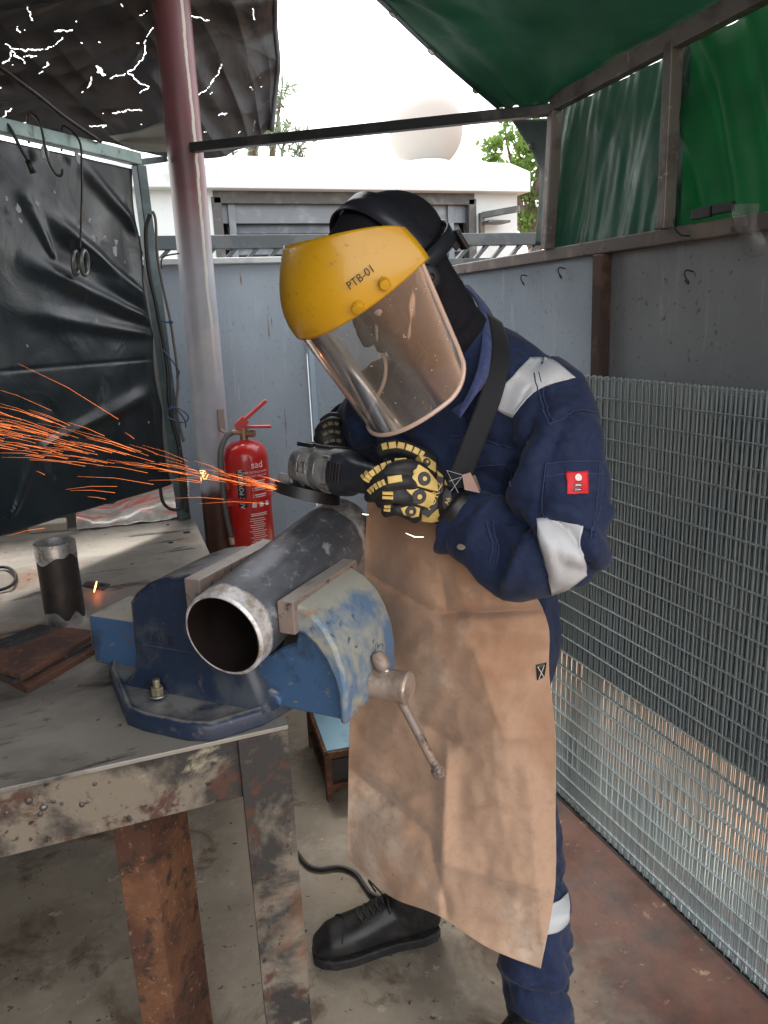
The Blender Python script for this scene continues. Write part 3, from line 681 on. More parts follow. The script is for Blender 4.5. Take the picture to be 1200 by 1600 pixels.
black_side_m = tarp_mat('black_side_tarp', (.007, .013, .015), (.010, .018, .024), 0, (.05, .06, .062), .26, None, .28)
# green roof
gt = thing('green_canopy', 'dark green tarpaulin roof with eyelets along its bound edge', 'tarpaulin', (1.0, .8, 2.1))
bd = barR - barL
def onbar(x):    # point of the bar above picture column x
    best = min((abs((lambda q: 600 + F_PX * q.x / -q.z)(R3.transposed() @ (barL + bd * t / 200 - EYE)) - x), t) for t in range(201)); return barL + bd * best[1] / 200
e0 = onbar(778) + V((0, 0, .018)); e1 = atz(676, 82, 2.22); e2 = atz(588, -2, 2.33); e25 = atz(480, -105, 2.46); e3 = V((.25, .75, 2.56)); e4 = V((.2, .0, 2.60))
edge = [e0, e1, e2, e25, e3, e4]
rail = [barR + V((0.02, 0.02, .03)), r0 + dr * .3 + V((.02, 0, .025)), r0 + dr * .6 + V((.02, 0, .025)), r0 + dr * 1.0 + V((.02, 0, .025)), r0 + dr * 1.7 + V((.02, 0, .025)), r0 + dr * 2.9 + V((.02, 0, .025))]
def roof_f(u, v):
    a_ = crom(edge, v); b_ = crom(rail, v); p = a_.lerp(b_, u)
    p.z += -.05 * math.sin(PI * u) * min(1, v * 3) + vary(p, .03, 3.5) * math.sin(PI * u) + .008 * math.sin(22 * u + 9 * v + 3 * noise.noise(p * 3)) * math.sin(PI * u)
    return p
b = MB(); b.grid(roof_f, 60, 90); b.build('tarp_sheet', green_roof_m, gt, smooth=180)
b = MB()
b.grid(lambda u, v: roof_f(u * .05, v) + V((0, 0, -.004)), 4, 90); b.build('bound_edge', pm('tarp_binding', (.05, .06, .085), .5, bump=[(60, .2, .001)]), gt, smooth=180)
eye_m = pm('eyelet_brass', (.5, .5, .48), .35, .6); lit = pm('eyelet_white', (.8, .8, .78), .5)
for v in (.085, .215, .36, .5, .65, .8):
    p = roof_f(.025, v); b = MB()
    d1 = (roof_f(.06, v) - p).normalized(); d2 = (roof_f(.025, v + .01) - p).normalized(); n = d1.cross(d2).normalized()
    if n.z > 0: n = -n
    b.turn(p + n * .006, n, [(.006, 0), (.013, 0), (.013, .002), (.006, .0025), (.006, 0)], 20, cap=False); b.build('eyelet', eye_m, gt, smooth=40)
# hanging back edge of the green tarp
b = MB()
rows = [[aty(798, 186, 2.15), aty(830, 186, 2.07), aty(862, 184, 2.0)],
        [aty(838, 250, 2.13), aty(850, 250, 2.06), aty(864, 250, 2.0)],
        [aty(843, 290, 2.11), aty(852, 290, 2.06), aty(862, 290, 2.0)],
        [aty(836, 383, 2.09), aty(846, 384, 2.06), aty(858, 384, 2.0)]]
b.grid(patch(rows), 12, 24); b.build('hanging_corner', green_roof_m, gt, smooth=180, solid=.001)
for x, y in ((829, 229), (839, 318)):
    p = aty(x, y, 2.12); b = MB(); b.turn(p, V((.35, -.9, 0)), [(.005, 0), (.010, 0), (.010, .002), (.005, .0025), (.005, 0)], 18, cap=False); b.build('eyelet', eye_m, gt, smooth=40)
# green side curtains between wall and canopy rail
YP1, YP2 = atx(862, 280, XC).y, atx(1046, 200, XC).y
def topz(y): return r0.z + (r1.z - r0.z) * (r0.y - y) / (r0.y - r1.y)
def side(y0, y1, name, mat, label, fold):
    t_ = thing(name, label, 'tarpaulin', (XC + .03, (y0 + y1) / 2, ZW))
    def f(u, v):
        y = y0 + (y1 - y0) * u; z = ZW - .02 + (topz(y) + .01 - ZW) * v
        return V((XC + .028 + fold(u, v), y, z))
    b = MB(); b.grid(f, 110, 50); b.build('tarp_sheet', mat, t_, smooth=180); return t_
side(YP2 - .02, YP1 + .06, 'green_side_tarp', green_near_m, 'faded scuffed green tarp panel between the two canopy posts', lambda u, v: .012 * noise.noise(V((u * 7 + v * 2, v * 1.4, 1))) + .006 * noise.noise(V((u * 22 + v * 4, v * 2, 4))) + .006 * math.exp(-((u - .5) ** 2) * 8) * v)
side(.3, YP2 + .02, 'green_side_tarp', green_side_m, 'bright green pleated tarp panel nearest the viewer above the dark wall sheet', lambda u, v: .016 * math.sin(u * 58 + (1 - v) * (u - .5) * 26 + 2 * noise.noise(V((u * 5, v, 2)))) * (.25 + .75 * (1 - abs(v - .5))) + .004 * noise.noise(V((u * 30, v * 4, 3))))
# left roof tarp
bt_ = thing('black_roof_tarp', 'torn black tarpaulin roof sagging over the bench with light through its cracks', 'tarpaulin', (0, 2, 2.2))
rows = [[V((-1.9, .0, 2.75)), V((-.8, .0, 2.75)), V((-.2, .0, 2.72)), V((.1, .0, 2.69)), V((.4, .0, 2.68))],
        [V((-1.9, 1.1, 2.75)), V((-.8, 1.1, 2.74)), V((-.2, 1.1, 2.72)), V((.2, 1.1, 2.70)), V((.5, 1.1, 2.69))],
        [V((-1.7, 1.9, 2.74)), aty(-60, -110, 2.5), aty(130, -100, 2.62), aty(300, -90, 2.68), aty(436, -80, 2.7)],
        [aty(-260, 60, 2.7), aty(-60, 30, 2.8), aty(130, 20, 2.88), aty(300, 15, 2.92), aty(430, 10, 2.92)],
        [aty(-260, 150, 2.85), aty(-60, 125, 2.92), aty(130, 125, 2.96), aty(300, 120, 2.98), aty(434, 110, 2.97)],
        [aty(-260, 230, 2.9), aty(-60, 205, 2.94), aty(140, 217, 2.98), aty(330, 252, 3.0), aty(424, 206, 2.98)]]
pf2 = patch(rows)
def ridge0(x): return 1 - abs(x) * 2.2
def cat_px0(p):
    q = R3.transposed() @ (p - EYE); return 600 + F_PX * q.x / -q.z, 800 - F_PX * q.y / -q.z
def brf(u, v):
    p = pf2(u, v); k = min(1, max(0, (v - .3) * 3))
    p += V((0, -.6, -.6)) * (.030 * noise.noise(p * 3.2) + .014 * noise.noise(p * 9) + .016 * (ridge0(noise.noise(V((u * 15 - v * 7, v * 2.6, 3)))) - .5) * (.2 + 1.2 * u * u) + .010 * (ridge0(noise.noise(V((u * 9 + v * 6, v * 8, 8)))) - .5)) * k
    return p
TEAR = [[(8, 68), (17, 75), (34, 77), (69, 77), (84, 71), (98, 58)], [(13, 71), (23, 86), (38, 97)], [(4, 98), (13, 94), (17, 81)], [(38, 88), (56, 88)], [(129, 144), (141, 131), (142, 120)],
        [(171, 122), (195, 114), (210, 105), (225, 88), (227, 56), (238, 43)], [(201, 114), (217, 129), (234, 135), (217, 144)], [(303, 152), (322, 139), (334, 124), (347, 99)], [(294, 23), (311, 27), (326, 33)], [(307, 205), (322, 205)],
        [(172, 178), (187, 174), (221, 171)], [(84, 48), (111, 48)], [(140, 197), (165, 196)], [(3, 186), (8, 176), (17, 171)], [(60, 118), (75, 96)], [(395, 205), (398, 188)], [(340, 178), (355, 176)], [(42, 12), (50, 30)], [(26, 40), (30, 52)], [(24, 215), (40, 214)], [(152, 104), (158, 114)], [(154, 112), (164, 117)], [(388, 138), (398, 139)], [(395, 12), (397, 30)]]
TS = [(V((x0, y0, 0)), V((x1, y1, 0)), 1.9 if L_ is TEAR[20] or L_ is TEAR[21] else .62) for L_ in TEAR for (x0, y0), (x1, y1) in zip(L_, L_[1:])]
for _ in range(22):
    x, y = random.uniform(0, 420), random.uniform(0, 210); TS.append((V((x, y, 0)), V((x + random.uniform(-4, 4), y + random.uniform(-3, 3), 0)), .42))
b = MB(); b.grid(lambda u, v: brf(u, v * .42), 60, 60)
b.grid(lambda u, v: brf(.12 + .88 * u, .42 + .58 * v), 400, 300); nf0 = 60 * 60
cx_ = {}
keep = b.f[:nf0]
for f_ in b.f[nf0:]:
    X_, Y_ = cat_px0(b.v[f_[0]]); X_ += 3.0 * noise.noise(V((X_ / 7, Y_ / 7, 1))); Y_ += 3.0 * noise.noise(V((X_ / 7, Y_ / 7, 9))); cut = False
    for p_, q_, w_ in TS:
        if min(p_.x, q_.x) - 4 < X_ < max(p_.x, q_.x) + 4 and min(p_.y, q_.y) - 4 < Y_ < max(p_.y, q_.y) + 4:
            L = q_ - p_; t_ = max(0, min(1, (V((X_, Y_, 0)) - p_).dot(L) / max(L.length_squared, 1e-6)))
            if (V((X_, Y_, 0)) - p_ - L * t_).length < w_ * (1 + .9 * noise.noise(V((X_ / 5, Y_ / 5, 3)))): cut = True; break
    if not cut: keep.append(f_)
b.f = keep; b.build('tarp_sheet', black_roof_m, bt_, smooth=180, fix=False)
b = MB(); b.grid(lambda u, v: brf(.125 * u, .42 + .58 * v), 10, 60); b.build('tarp_sheet', black_roof_m, bt_, smooth=180)
def edge_f(u, v): return brf(.985 + .014 * u, .45 + .55 * v) + V((.004, -.012 + .02 * u, 0))
b = MB(); b.tube([brf(1, .42 + .58 * k / 40) for k in range(41)], .009, 8); b.build('rolled_hem', pm('tarp_hem', (.045, .05, .06), .55), bt_, smooth=180)
# loose flap with sky light painted in as pale grey, hanging beside the pole foot of the tarp
b = MB(); rows = [[aty(170, 212, 2.84), aty(215, 205, 2.83), aty(262, 186, 2.83)], [aty(185, 222, 2.88), aty(225, 222, 2.9), aty(262, 222, 2.9)], [aty(205, 234, 2.88), aty(235, 237, 2.9), aty(262, 238, 2.9)]]
b.grid(patch(rows), 14, 10); b.build('loose_flap', pm('grey_flap', (.22, .24, .22), .5, bump=[(20, .4, .006)]), bt_, smooth=180, solid=.001)
# stay rope under the tarp
b = MB(); b.tube(smoothpts([aty(-40, 78, 2.2), aty(0, 106, 2.22), aty(60, 150, 2.3), aty(100, 182, 2.4), aty(157, 221, 2.55)], 30), .0058, 8)
tag(b.build('stay_cable', M['wire_dark'], smooth=180), 'dark cable running slantwise under the torn black tarp', 'cable')

# ------------------------------------------------------------------ welding screen (framed black tarp standing on the bench)
ws = thing('welding_screen', 'steel frame on the bench hung with a wrinkled black tarp', 'screen', (.25, 2.69, ZB))
pb = V((.252, 2.672, ZB)); ptp = V((.236, 2.7, 2.005)); rl = atz(-3, 196, 2.005); rd_ = (rl - ptp); 
green_steel = pm('pale_green_steel', (.20, .29, .28), .45, .3, layers=[(9, .5, .62, (.28, .37, .35)), (30, .6, .66, (.12, .12, .11))], bump=[(60, .2, .001)])
dk_green = pm('dark_green_steel', (.05, .075, .08), .4, .3, layers=[(9, .5, .62, (.09, .12, .13))], bump=[(60, .2, .001)])
MB().bar(ptp, ptp + rd_ * 2.4, .032, .036).build('top_rail', green_steel, ws, bevel=.003)
MB().bar(pb, ptp - V((0, 0, .018)), .034, .034).build('corner_post', dk_green, ws, bevel=.003)
MB().bar(ptp + V((0, 0, -.008)), V((PX - PR + .004, PY - .02, 2.02)), .016, .018).build('stub_rail', dk_green, ws, bevel=.002)
A0 = pb + V((-.022, -.012, 0)); B0 = ptp + V((-.022, -.012, -.03)); 
far_t = ptp + rd_ * 2.3 + V((-.022, -.012, -.03))
pn_0 = (B0 - A0).cross(far_t - B0).normalized()
A0 = atp(268, 757, B0, pn_0); _q = atp(0, 838, B0, pn_0); far_b = A0 + (_q - A0) * ((far_t - B0).length / V((_q.x - A0.x, _q.y - A0.y)).length)
ridges = [((210, 350), (300, 530), .018), ((60, 330), (300, 530), .026), ((20, 400), (295, 533), .022), ((118, 250), (255, 410), .018), ((0, 480), (290, 535), .012), ((150, 425), (292, 530), .022), ((230, 400), (295, 520), .012), ((30, 290), (80, 400), .010), ((240, 610), (60, 700), .014), ((80, 640), (20, 800), .01)]
def cat_px(p):
    q = R3.transposed() @ (p - EYE); return 600 + F_PX * q.x / -q.z, 800 - F_PX * q.y / -q.z
pn_n = (far_b - A0).cross(B0 - A0).normalized()
if pn_n.y > 0: pn_n = -pn_n
rw_ = []
for (ax_, ay_), (bx_, by_), h_ in ridges:
    rw_.append((atp(ax_, ay_, A0, pn_n), atp(bx_, by_, A0, pn_n), h_))
def scr(u, v):
    a_ = A0.lerp(B0, v); f_ = far_b.lerp(far_t, v); p = a_.lerp(f_, u)
    # scallops between the tie points along the post
    p += (f_ - a_).normalized() * (.016 * abs(math.sin(v * PI * 4)) * (1 - min(1, u * 14)))
    d = .010 * noise.noise(V((u * 4, v * 3, 0))) + .004 * noise.noise(V((u * 14, v * 9, 5)))
    for P_, Q_, h_ in rw_:
        L = (Q_ - P_); t_ = max(0, min(1, (p - P_).dot(L) / L.length_squared)); dist = (p - (P_ + L * t_)).length
        wd = .007 + .024 * (1 - t_); d += h_ * math.exp(-(dist / wd) ** 2) * min(1, 6 * t_ + .05)
    d -= .003 * math.exp(-((v - .42) / .004) ** 2) * (1 if u < .6 else .5)
    return p + pn_n * d * min(1, u * 20 + .1)
b = MB(); b.grid(scr, 170, 200); b.build('tarp_sheet', black_side_m, ws, smooth=180, solid=.0015)
# pale patches and tape flecks stuck on the tarp
flk = pm('tape_fleck', (.28, .31, .32), .6, layers=[(60, .5, .6, (.12, .13, .14))])
def fleck(x, y, r):
    b = MB()
    c = atp(x, y, A0 + pn_n * .022, pn_n); u_ = (far_b - A0).normalized(); w_ = V((0, 0, 1)); pts = []
    n = 9
    for k in range(n):
        a_ = 2 * PI * k / n; q = r * (.45 + .75 * random.random()); pts.append(c + u_ * (q * math.cos(a_)) + w_ * (q * math.sin(a_) * 1.3))
    b.prism(pts, pn_n * .0012); b.build('tape_fleck', flk, ws)
for x, y, r in ((28, 325, .010), (70, 240, .016), (57, 318, .008), (120, 246, .014), (146, 371, .009), (163, 371, .007), (179, 392, .013), (181, 378, .009), (140, 344, .006), (150, 500, .006), (186, 662, .004), (32, 345, .006), (10, 310, .005), (195, 410, .006), (232, 660, .003), (42, 540, .004), (85, 300, .005)):
    fleck(x, y, r)
# hooks over the top rail and the wire ring
def rp(x): # point of the rail at picture column x
    best = min((abs(cat_px(ptp + rd_ * t / 100)[0] - x), t) for t in range(0, 160)); return ptp + rd_ * best[1] / 100
off = pn_n * .03
hk = MB(); p = rp(52)
hk.tube(smoothpts([p - off * .6 + V((0, 0, -.02)), p - off * .4 + V((0, 0, .03)), p + V((0, 0, .05)), p + off + V((0, 0, .02)), p + off + V((.006, 0, -.06)), p + off + V((.02, 0, -.10)), p + off + V((.034, 0, -.105)), p + off + V((.04, 0, -.09))], 30), .0035, 8)
tag(hk.build('wire_hook', M['wire_dark'], smooth=180), 'bent wire hook over the green rail, between the ring hanger and the plug ended cable', 'hook')
hk = MB(); p = rp(14); hk.tube(smoothpts([p - off + V((0, 0, .03)), p + V((-.03, 0, .035)), p + off + V((-.02, 0, .0)), p + off + V((.0, 0, -.05)), p + off + V((.014, 0, -.08))], 24), .0045, 8)
q = p + off + V((.014, 0, -.08)); hk.cyl(q, q + V((.008, 0, -.03)), .008, n=10)
tag(hk.build('electrode_cable', M['cable'], smooth=180), 'short black cable end with a plug hanging over the green rail at the left edge', 'cable')
rg = thing('ring_hanger', 'long wire hanging from the green rail with two steel rings at its end', 'hanger', rp(105))
hk = MB(); p = rp(105); q = atp(125, 395, A0 + pn_n * .045, pn_n)
hk.tube(smoothpts([p - off * .8 + V((0, 0, -.02)), p - off * .5 + V((0, 0, .03)), p + V((0, 0, .04)), p + off + V((.01, 0, .0)), p + off * 1.1 + V((.006, 0, -.06)), p.lerp(q, .5) + off, q], 30), .0032, 8); hk.build('hanger_wire', M['wire_dark'], rg, smooth=180)
rc = atp(132, 411, A0 + pn_n * .05, pn_n); u_ = (far_b - A0).normalized()
for dx, rr_ in ((0, .029), (.02, .027)):
    hk = MB(); c = rc + u_ * dx + pn_n * (-.012 if dx else 0); 
    hk.tube([c + u_ * (rr_ * .75 * math.cos(a_)) + V((0, 0, rr_ * 1.1 * math.sin(a_))) + pn_n * (.01 * math.sin(a_ + 1)) for a_ in [2 * PI * k / 36 for k in range(37)]], .006, 8, cap=False)
    hk.build('steel_ring', pm('ring_steel', (.16, .17, .17), .4, .6), rg, smooth=180)
# cables tied along the post
pl_ = lambda x, y, Y=2.64: aty(x, y, Y)
for k, (pts, lab) in enumerate((([(234, 335), (228, 360), (232, 420), (245, 480), (256, 540), (262, 580), (266, 640), (280, 700), (288, 740), (292, 800)], 'thick black cable tied down the outside of the green screen post'),
                              ([(238, 330), (243, 345), (246, 400), (255, 450), (266, 500), (275, 560), (278, 600), (276, 640), (287, 690)], 'pale worn cable looping beside the green screen post'),
                              ([(250, 755), (253, 780), (262, 793), (277, 796), (284, 785), (283, 740), (280, 700)], 'black hose end curling in front of the screen post foot'))):
    b = MB(); b.tube(smoothpts([pl_(x, y, 2.63 - .008 * k) for x, y in pts], 50), [.0065, .0045, .0055][k], 8)
    tag(b.build('hanging_cable', [M['cable'], pm('old_cable', (.10, .10, .085), .6), M['cable']][k], smooth=180), lab, 'cable')
tie_m = pm('blue_tie', (.02, .05, .12), .5)
for i, (pts, lab) in enumerate((([(253, 420), (252, 408), (258, 400), (280, 396)], 'thin wire tie reaching from the screen post to the pole'),
                 ([(250, 500), (258, 503), (270, 504), (264, 500)], 'short blue tie around the screen post above the wire knot'),
                 ([(252, 545), (262, 555), (275, 572), (280, 582), (276, 590)], 'slanting blue tie across the middle of the screen post'),
                 ([(262, 640), (275, 637), (290, 645), (294, 655), (285, 660), (268, 655), (260, 648), (270, 635), (288, 655), (290, 668)], 'tangled blue wire tied low around the screen post'))):
    b = MB(); b.tube(smoothpts([pl_(x, y, 2.60) for x, y in pts], 30), .0026, 6); tag(b.build('wire_tie', tie_m if i else M['wire_dark'], smooth=180), lab, 'tie')

# unseen tarp added out of the picture on the left to keep the bench in shade
lw = thing('left_shade_blocker', 'unseen dark tarp sheet added to shade the left side of the shelter', 'wall', (-1.5, 1.2, 0))
MB().grid(lambda u, v: V((-1.5 + .05 * noise.noise(V((u * 6, v * 4, 1))), -1.4 + 4.4 * u, 2.72 * v)), 40, 30).build('tarp_sheet', black_side_m, lw, smooth=180)

# ------------------------------------------------------------------ wire mesh sheets
galv = pm('galvanised', (.40, .45, .445), .42, .4, layers=[(5, .45, .6, (.36, .42, .43), .5)])
def mesh_panel(x, y0, y1, z1, dy, lean):
    b = MB()
    def P(y, z): return V((x + lean * (1 - z / z1) + .0016 * noise.noise(V((y * 6, z * 5, x * 90))), y, z))
    n = int((y1 - y0) / .026)
    for i in range(n + 1):
        y = y0 + dy + i * .026; r = .0010; a0 = P(y, .012); a1 = P(y, z1)
        q = [V((-r, -r, 0)), V((r, -r, 0)), V((r, r, 0)), V((-r, r, 0))]
        b.loft([[P(y + .0012 * noise.noise(V((y * 9, z * 3, x * 70))), z) + t for t in q] for z in (.012, .2, .4, .65, .9, 1.12, z1)], cap=False)
    m_ = int(z1 / .051)
    for j in range(m_ + 2):
        z = max(z1 - .004 - j * .051, .013); r = .0010; o_ = V((-.0024, 0, 0))
        q = [V((-r, 0, -r)), V((r, 0, -r)), V((r, 0, r)), V((-r, 0, r))]
        b.loft([[P(y0, z) + o_ + t for t in q], [P(y1, z) + o_ + t for t in q]], cap=False)
    return b
labs = 'galvanised wire mesh sheet stacked behind the frontmost one against the grey wall'
for i in range(9):
    o = mesh_panel(1.220 + .0068 * i, .62 + .01 * (i % 3), 2.62 + .013 * ((i * 2) % 5), 1.328 + .002 * (i % 3) - .003 * i, (.0, .0105, .004, .018, .0075, .022, .0135, .0025, .0155)[i], -.004 * i).build('wire_mesh_sheet', galv, fix=True)
    tag(o, 'frontmost galvanised wire mesh sheet of the stack leaning on the grey wall' if i == 0 else labs, 'wire mesh', 'wire mesh sheets leaning on the wall')

# plastic strip caught on the rail, top right
b = MB(); rows = [[atx(1140, 320, XW - .03), atx(1165, 318, XW - .045), atx(1188, 318, XW - .03)], [atx(1148, 350, XW - .04), atx(1170, 352, XW - .05), atx(1182, 350, XW - .04)], [atx(1155, 375, XW - .03), atx(1170, 378, XW - .05), atx(1195, 372, XW - .03)], [atx(1163, 398, XW - .03), atx(1178, 402, XW - .03), atx(1200, 395, XW - .03)]]
b.grid(patch(rows), 14, 20)
mp_, nt_, bb_, out_ = new_mat('clear_strip'); bb_.inputs['Base Color'].default_value = (.2, .2, .19, 1); bb_.inputs['Roughness'].default_value = .25; bb_.inputs['Alpha'].default_value = .35
tag(b.build('plastic_strip', mp_, smooth=180), 'limp clear plastic strip hanging from the rail at the right edge', 'plastic strip')
b = MB(); b.bar(atx(1082, 336, XW - .03), atx(1112, 330, XW - .03), .01, .022); b.bar(atx(1116, 328, XW - .03), atx(1146, 322, XW - .03), .012, .02)
tag(b.build('rail_clamp', M['black_plastic'], bevel=.002), 'small black and grey clamp lying on the wall rail beside the plastic strip', 'clamp')
b = MB(); b.tube(smoothpts([atx(1052, 345, XW - .03), atx(1056, 360, XW - .035), atx(1066, 368, XW - .035), atx(1078, 368, XW - .03)], 16), .002, 6)
tag(b.build('wire_tie', M['wire_dark'], smooth=180), 'black wire end looping below the right canopy post', 'tie')

# ------------------------------------------------------------------ fire extinguisher
EX = aty(388, 760, 2.66); EX = V((EX.x, 2.66, 0)); z0 = aty(388, 858, 2.66).z; z1 = aty(388, 688, 2.66).z; re = .077
red = pm('extinguisher_red', (.52, .016, .014), .28, layers=[(9, .55, .7, (.40, .02, .018), .4)], coat=.4)
fx = thing('fire_extinguisher', 'red dry powder fire extinguisher hanging from a bracket on the pole', 'fire extinguisher', (EX.x, EX.y, z0))
b = MB(); H = z1 - z0
b.turn((EX.x, EX.y, z0), (0, 0, 1), [(re * .78, 0), (re * .8, .002), (re * .9, .012), (re, .035), (re, H - .06), (re * .97, H - .045), (re * .86, H - .022), (re * .62, H - .006), (re * .25, H + .002), (.016, H + .004)], 56)
b.build('cylinder', red, fx, smooth=50)
b = MB(); b.turn((EX.x, EX.y, z0), (0, 0, 1), [(re * .82, -.014), (re * .86, -.012), (re * .86, .006), (re * .8, .004)], 48); b.build('foot_ring', pm('dark_red', (.12, .02, .018), .5), fx, smooth=40)
zb_ = aty(388, 775, 2.66).z
b = MB(); b.turn((EX.x, EX.y, zb_), (0, 0, 1), [(re + .0005, -.009), (re + .004, -.008), (re + .004, .008), (re + .0005, .009)], 56, cap=False); 
b.box((EX.x - re * .9, EX.y - re * .45, zb_ - .006), (.03, .012, .026)); b.build('band', red, fx, smooth=40)
brass = pm('valve_brass', (.36, .24, .15), .4, .7)
b = MB(); b.cyl((EX.x, EX.y, z1), (EX.x, EX.y, z1 + .045), .014, n=20); b.cyl((EX.x, EX.y, z1 + .024), (EX.x + .035, EX.y - .02, z1 + .024), .012, n=16); b.cyl((EX.x, EX.y, z1 + .03), (EX.x - .04, EX.y - .005, z1 + .034), .01, n=14); b.build('valve', brass, fx, smooth=40)
red2 = pm('lever_red', (.5, .05, .045), .4)
b = MB(); hz = z1 + .045
b.bar((EX.x - .022, EX.y, hz), (EX.x + .012, EX.y - .004, hz + .03), .02, .03); b.bar((EX.x + .0, EX.y - .002, hz + .022), (EX.x + .085, EX.y - .015, hz + .088), .02, .012)
b.build('lever', red2, fx, bevel=.003)
b = MB(); b.bar((EX.x - .01, EX.y, hz + .004), (EX.x + .095, EX.y - .016, hz - .002), .02, .01); b.build('carry_handle', red2, fx, bevel=.003)
b = MB(); b.tube(smoothpts([V((EX.x - .035, EX.y - .004, z1 + .033)), V((EX.x - .062, EX.y - .01, z1 + .02)), V((EX.x - .088, EX.y - .02, z1 - .03)), V((EX.x - .092, EX.y - .022, z1 - .13)), V((EX.x - .088, EX.y - .02, z1 - .25)), V((EX.x - .078, EX.y - .02, z1 - .33))], 40), .0095, 10)
b.build('hose', pm('grey_hose', (.10, .105, .10), .5), fx, smooth=180)
q = V((EX.x - .078, EX.y - .02, z1 - .33)); b = MB(); b.cyl(q, q + V((.003, 0, -.026)), .011, n=14); b.build('hose_nozzle', pm('nozzle', (.5, .4, .3), .4, .3), fx, smooth=40)
# printed panels
wt = pm('print_white', (.75, .7, .68), .5); bk = pm('print_black', (.02, .02, .022), .4)
zc_ = z0
camdir = math.atan2(-EX.y, -EX.x)      # towards the viewer
def lab(ang0, zmid, vert=False, rr_=re + .0006):
    def f(x, y):
        if vert: x, y = -y, x
        a_ = camdir + ang0 + x / re; return V((EX.x + rr_ * math.cos(a_), EX.y + rr_ * math.sin(a_), zmid + y))
    return f
def strip(mb, ang0, zmid, w_, h_, rr_=re + .0004):
    n = 8; mb.grid(lambda u, v: (lambda a_: V((EX.x + rr_ * math.cos(a_), EX.y + rr_ * math.sin(a_), zmid + (v - .5) * h_)))(camdir + ang0 + (u - .5) * w_ / re), n, 1)
b = MB(); strip(b, -.30, z1 - .155, .03, .13); b.build('name_plate', bk, fx)
b = MB(); text_on(b, 'ABC POWDER', .0215, lab(-.30, z1 - .155, True, re + .0009)); text_on(b, 'sad', .034, lab(.48, z1 - .075)); text_on(b, 'FIRE EXTINGUISHER', .0105, lab(.42, z1 - .10)); 
text_on(b, 'STORED PRESSURE', .0095, lab(.45, z1 - .113))
for k in range(3):
    text_on(b, str(k + 1), .012, lab(.18, z1 - .135 - k * .024)); strip(b, .56, z1 - .131 - k * .024, .045, .004, re + .0009); strip(b, .54, z1 - .138 - k * .024, .04, .003, re + .0009)
for k in range(3): strip(b, .2 + .33 * k, z1 - .212, .015, .02, re + .0009)
for k in range(13): strip(b, .30 + .02 * math.sin(k), z1 - .262 - k * .0075, .05 + .012 * math.sin(k * 2.3), .0022, re + .0009)
for k in range(2): strip(b, .4, z1 - .245 - k * .006, .06, .003, re + .0009)
b.build('printed_text', wt, fx)
# wall bracket on the pole
b = MB(); p = V((PX + PR * .55, PY - PR * .86, z1 + .07)); b.box(p + V((.004, -.004, 0)), (.026, .006, .075), Matrix.Rotation(math.radians(32), 3, 'Z'))
b.tube(smoothpts([p + V((0, -.006, -.03)), p + V((.012, -.03, -.042)), V((EX.x - .03, EX.y, z1 + .036)), V((EX.x, EX.y + .016, z1 + .036))], 16), .0045, 8)
tag(b.build('pole_bracket', pm('zinc', (.36, .34, .3), .45, .6), smooth=40), 'zinc bracket clamped on the pole holding up the extinguisher', 'bracket')

# ------------------------------------------------------------------ blue topped stand behind the vise
sx = [atz(493, 1112, .42), atz(516, 1172, .42)]
P1 = V((atz(516, 1250, 0).x, atz(516, 1250, 0).y, 0)); zs = aty(516, 1173, P1.y).z; P1.z = zs
stn = thing('steel_stand', 'low rusty box stand with a pale blue sheet top under the vise jaw', 'stand', (P1.x, P1.y, 0))
d1 = V((.72, .69, 0)).normalized(); d1 = (atz(545, 1168, zs) - P1); d1.z = 0; d1.normalize(); d2 = (atz(488, 1112, zs) - P1); d2.z = 0; d2.normalize()
q = [P1, P1 + d1 * .3, P1 + d1 * .3 + d2 * .34, P1 + d2 * .34]
MB().prism(q, (0, 0, .003)).build('sheet_top', pm('pale_blue_top', (.20, .36, .47), .5, layers=[(9, .5, .65, (.15, .27, .35))]), stn)
fm_ = MB()
for k in range(4):
    a_, c_ = q[k] - V((0, 0, .012)), q[(k + 1) % 4] - V((0, 0, .012)); fm_.bar(a_, c_, .02, .022)
    a2, c2 = V((a_.x, a_.y, .05)), V((c_.x, c_.y, .05)); fm_.bar(a2, c2, .02, .02)
fm_.build('frame', M['rust'], stn)
for k in range(4): MB().box((q[k].x, q[k].y, (zs - .012) / 2), (.02, .02, zs - .012)).build('leg', M['rust'], stn)
inn = [p.lerp(sum(q, V((0, 0, 0))) / 4, .06) for p in q]
MB().prism([V((p.x, p.y, .06)) for p in inn], (0, 0, zs - .1)).build('side_panel', pm('sooty_sheet', (.03, .026, .024), .7, layers=[(8, .5, .6, (.07, .045, .035))]), stn)
# cord on the floor
b = MB(); cp = [(430, 1290), (462, 1330), (480, 1352), (500, 1358), (530, 1355), (555, 1365), (572, 1388), (585, 1400), (640, 1420)]
b.tube(smoothpts([atz(x, y, .008) for x, y in cp], 50), .0065, 8); tag(b.build('power_cord', M['cable'], smooth=180), 'black power cord snaking over the floor behind the boot', 'cord')
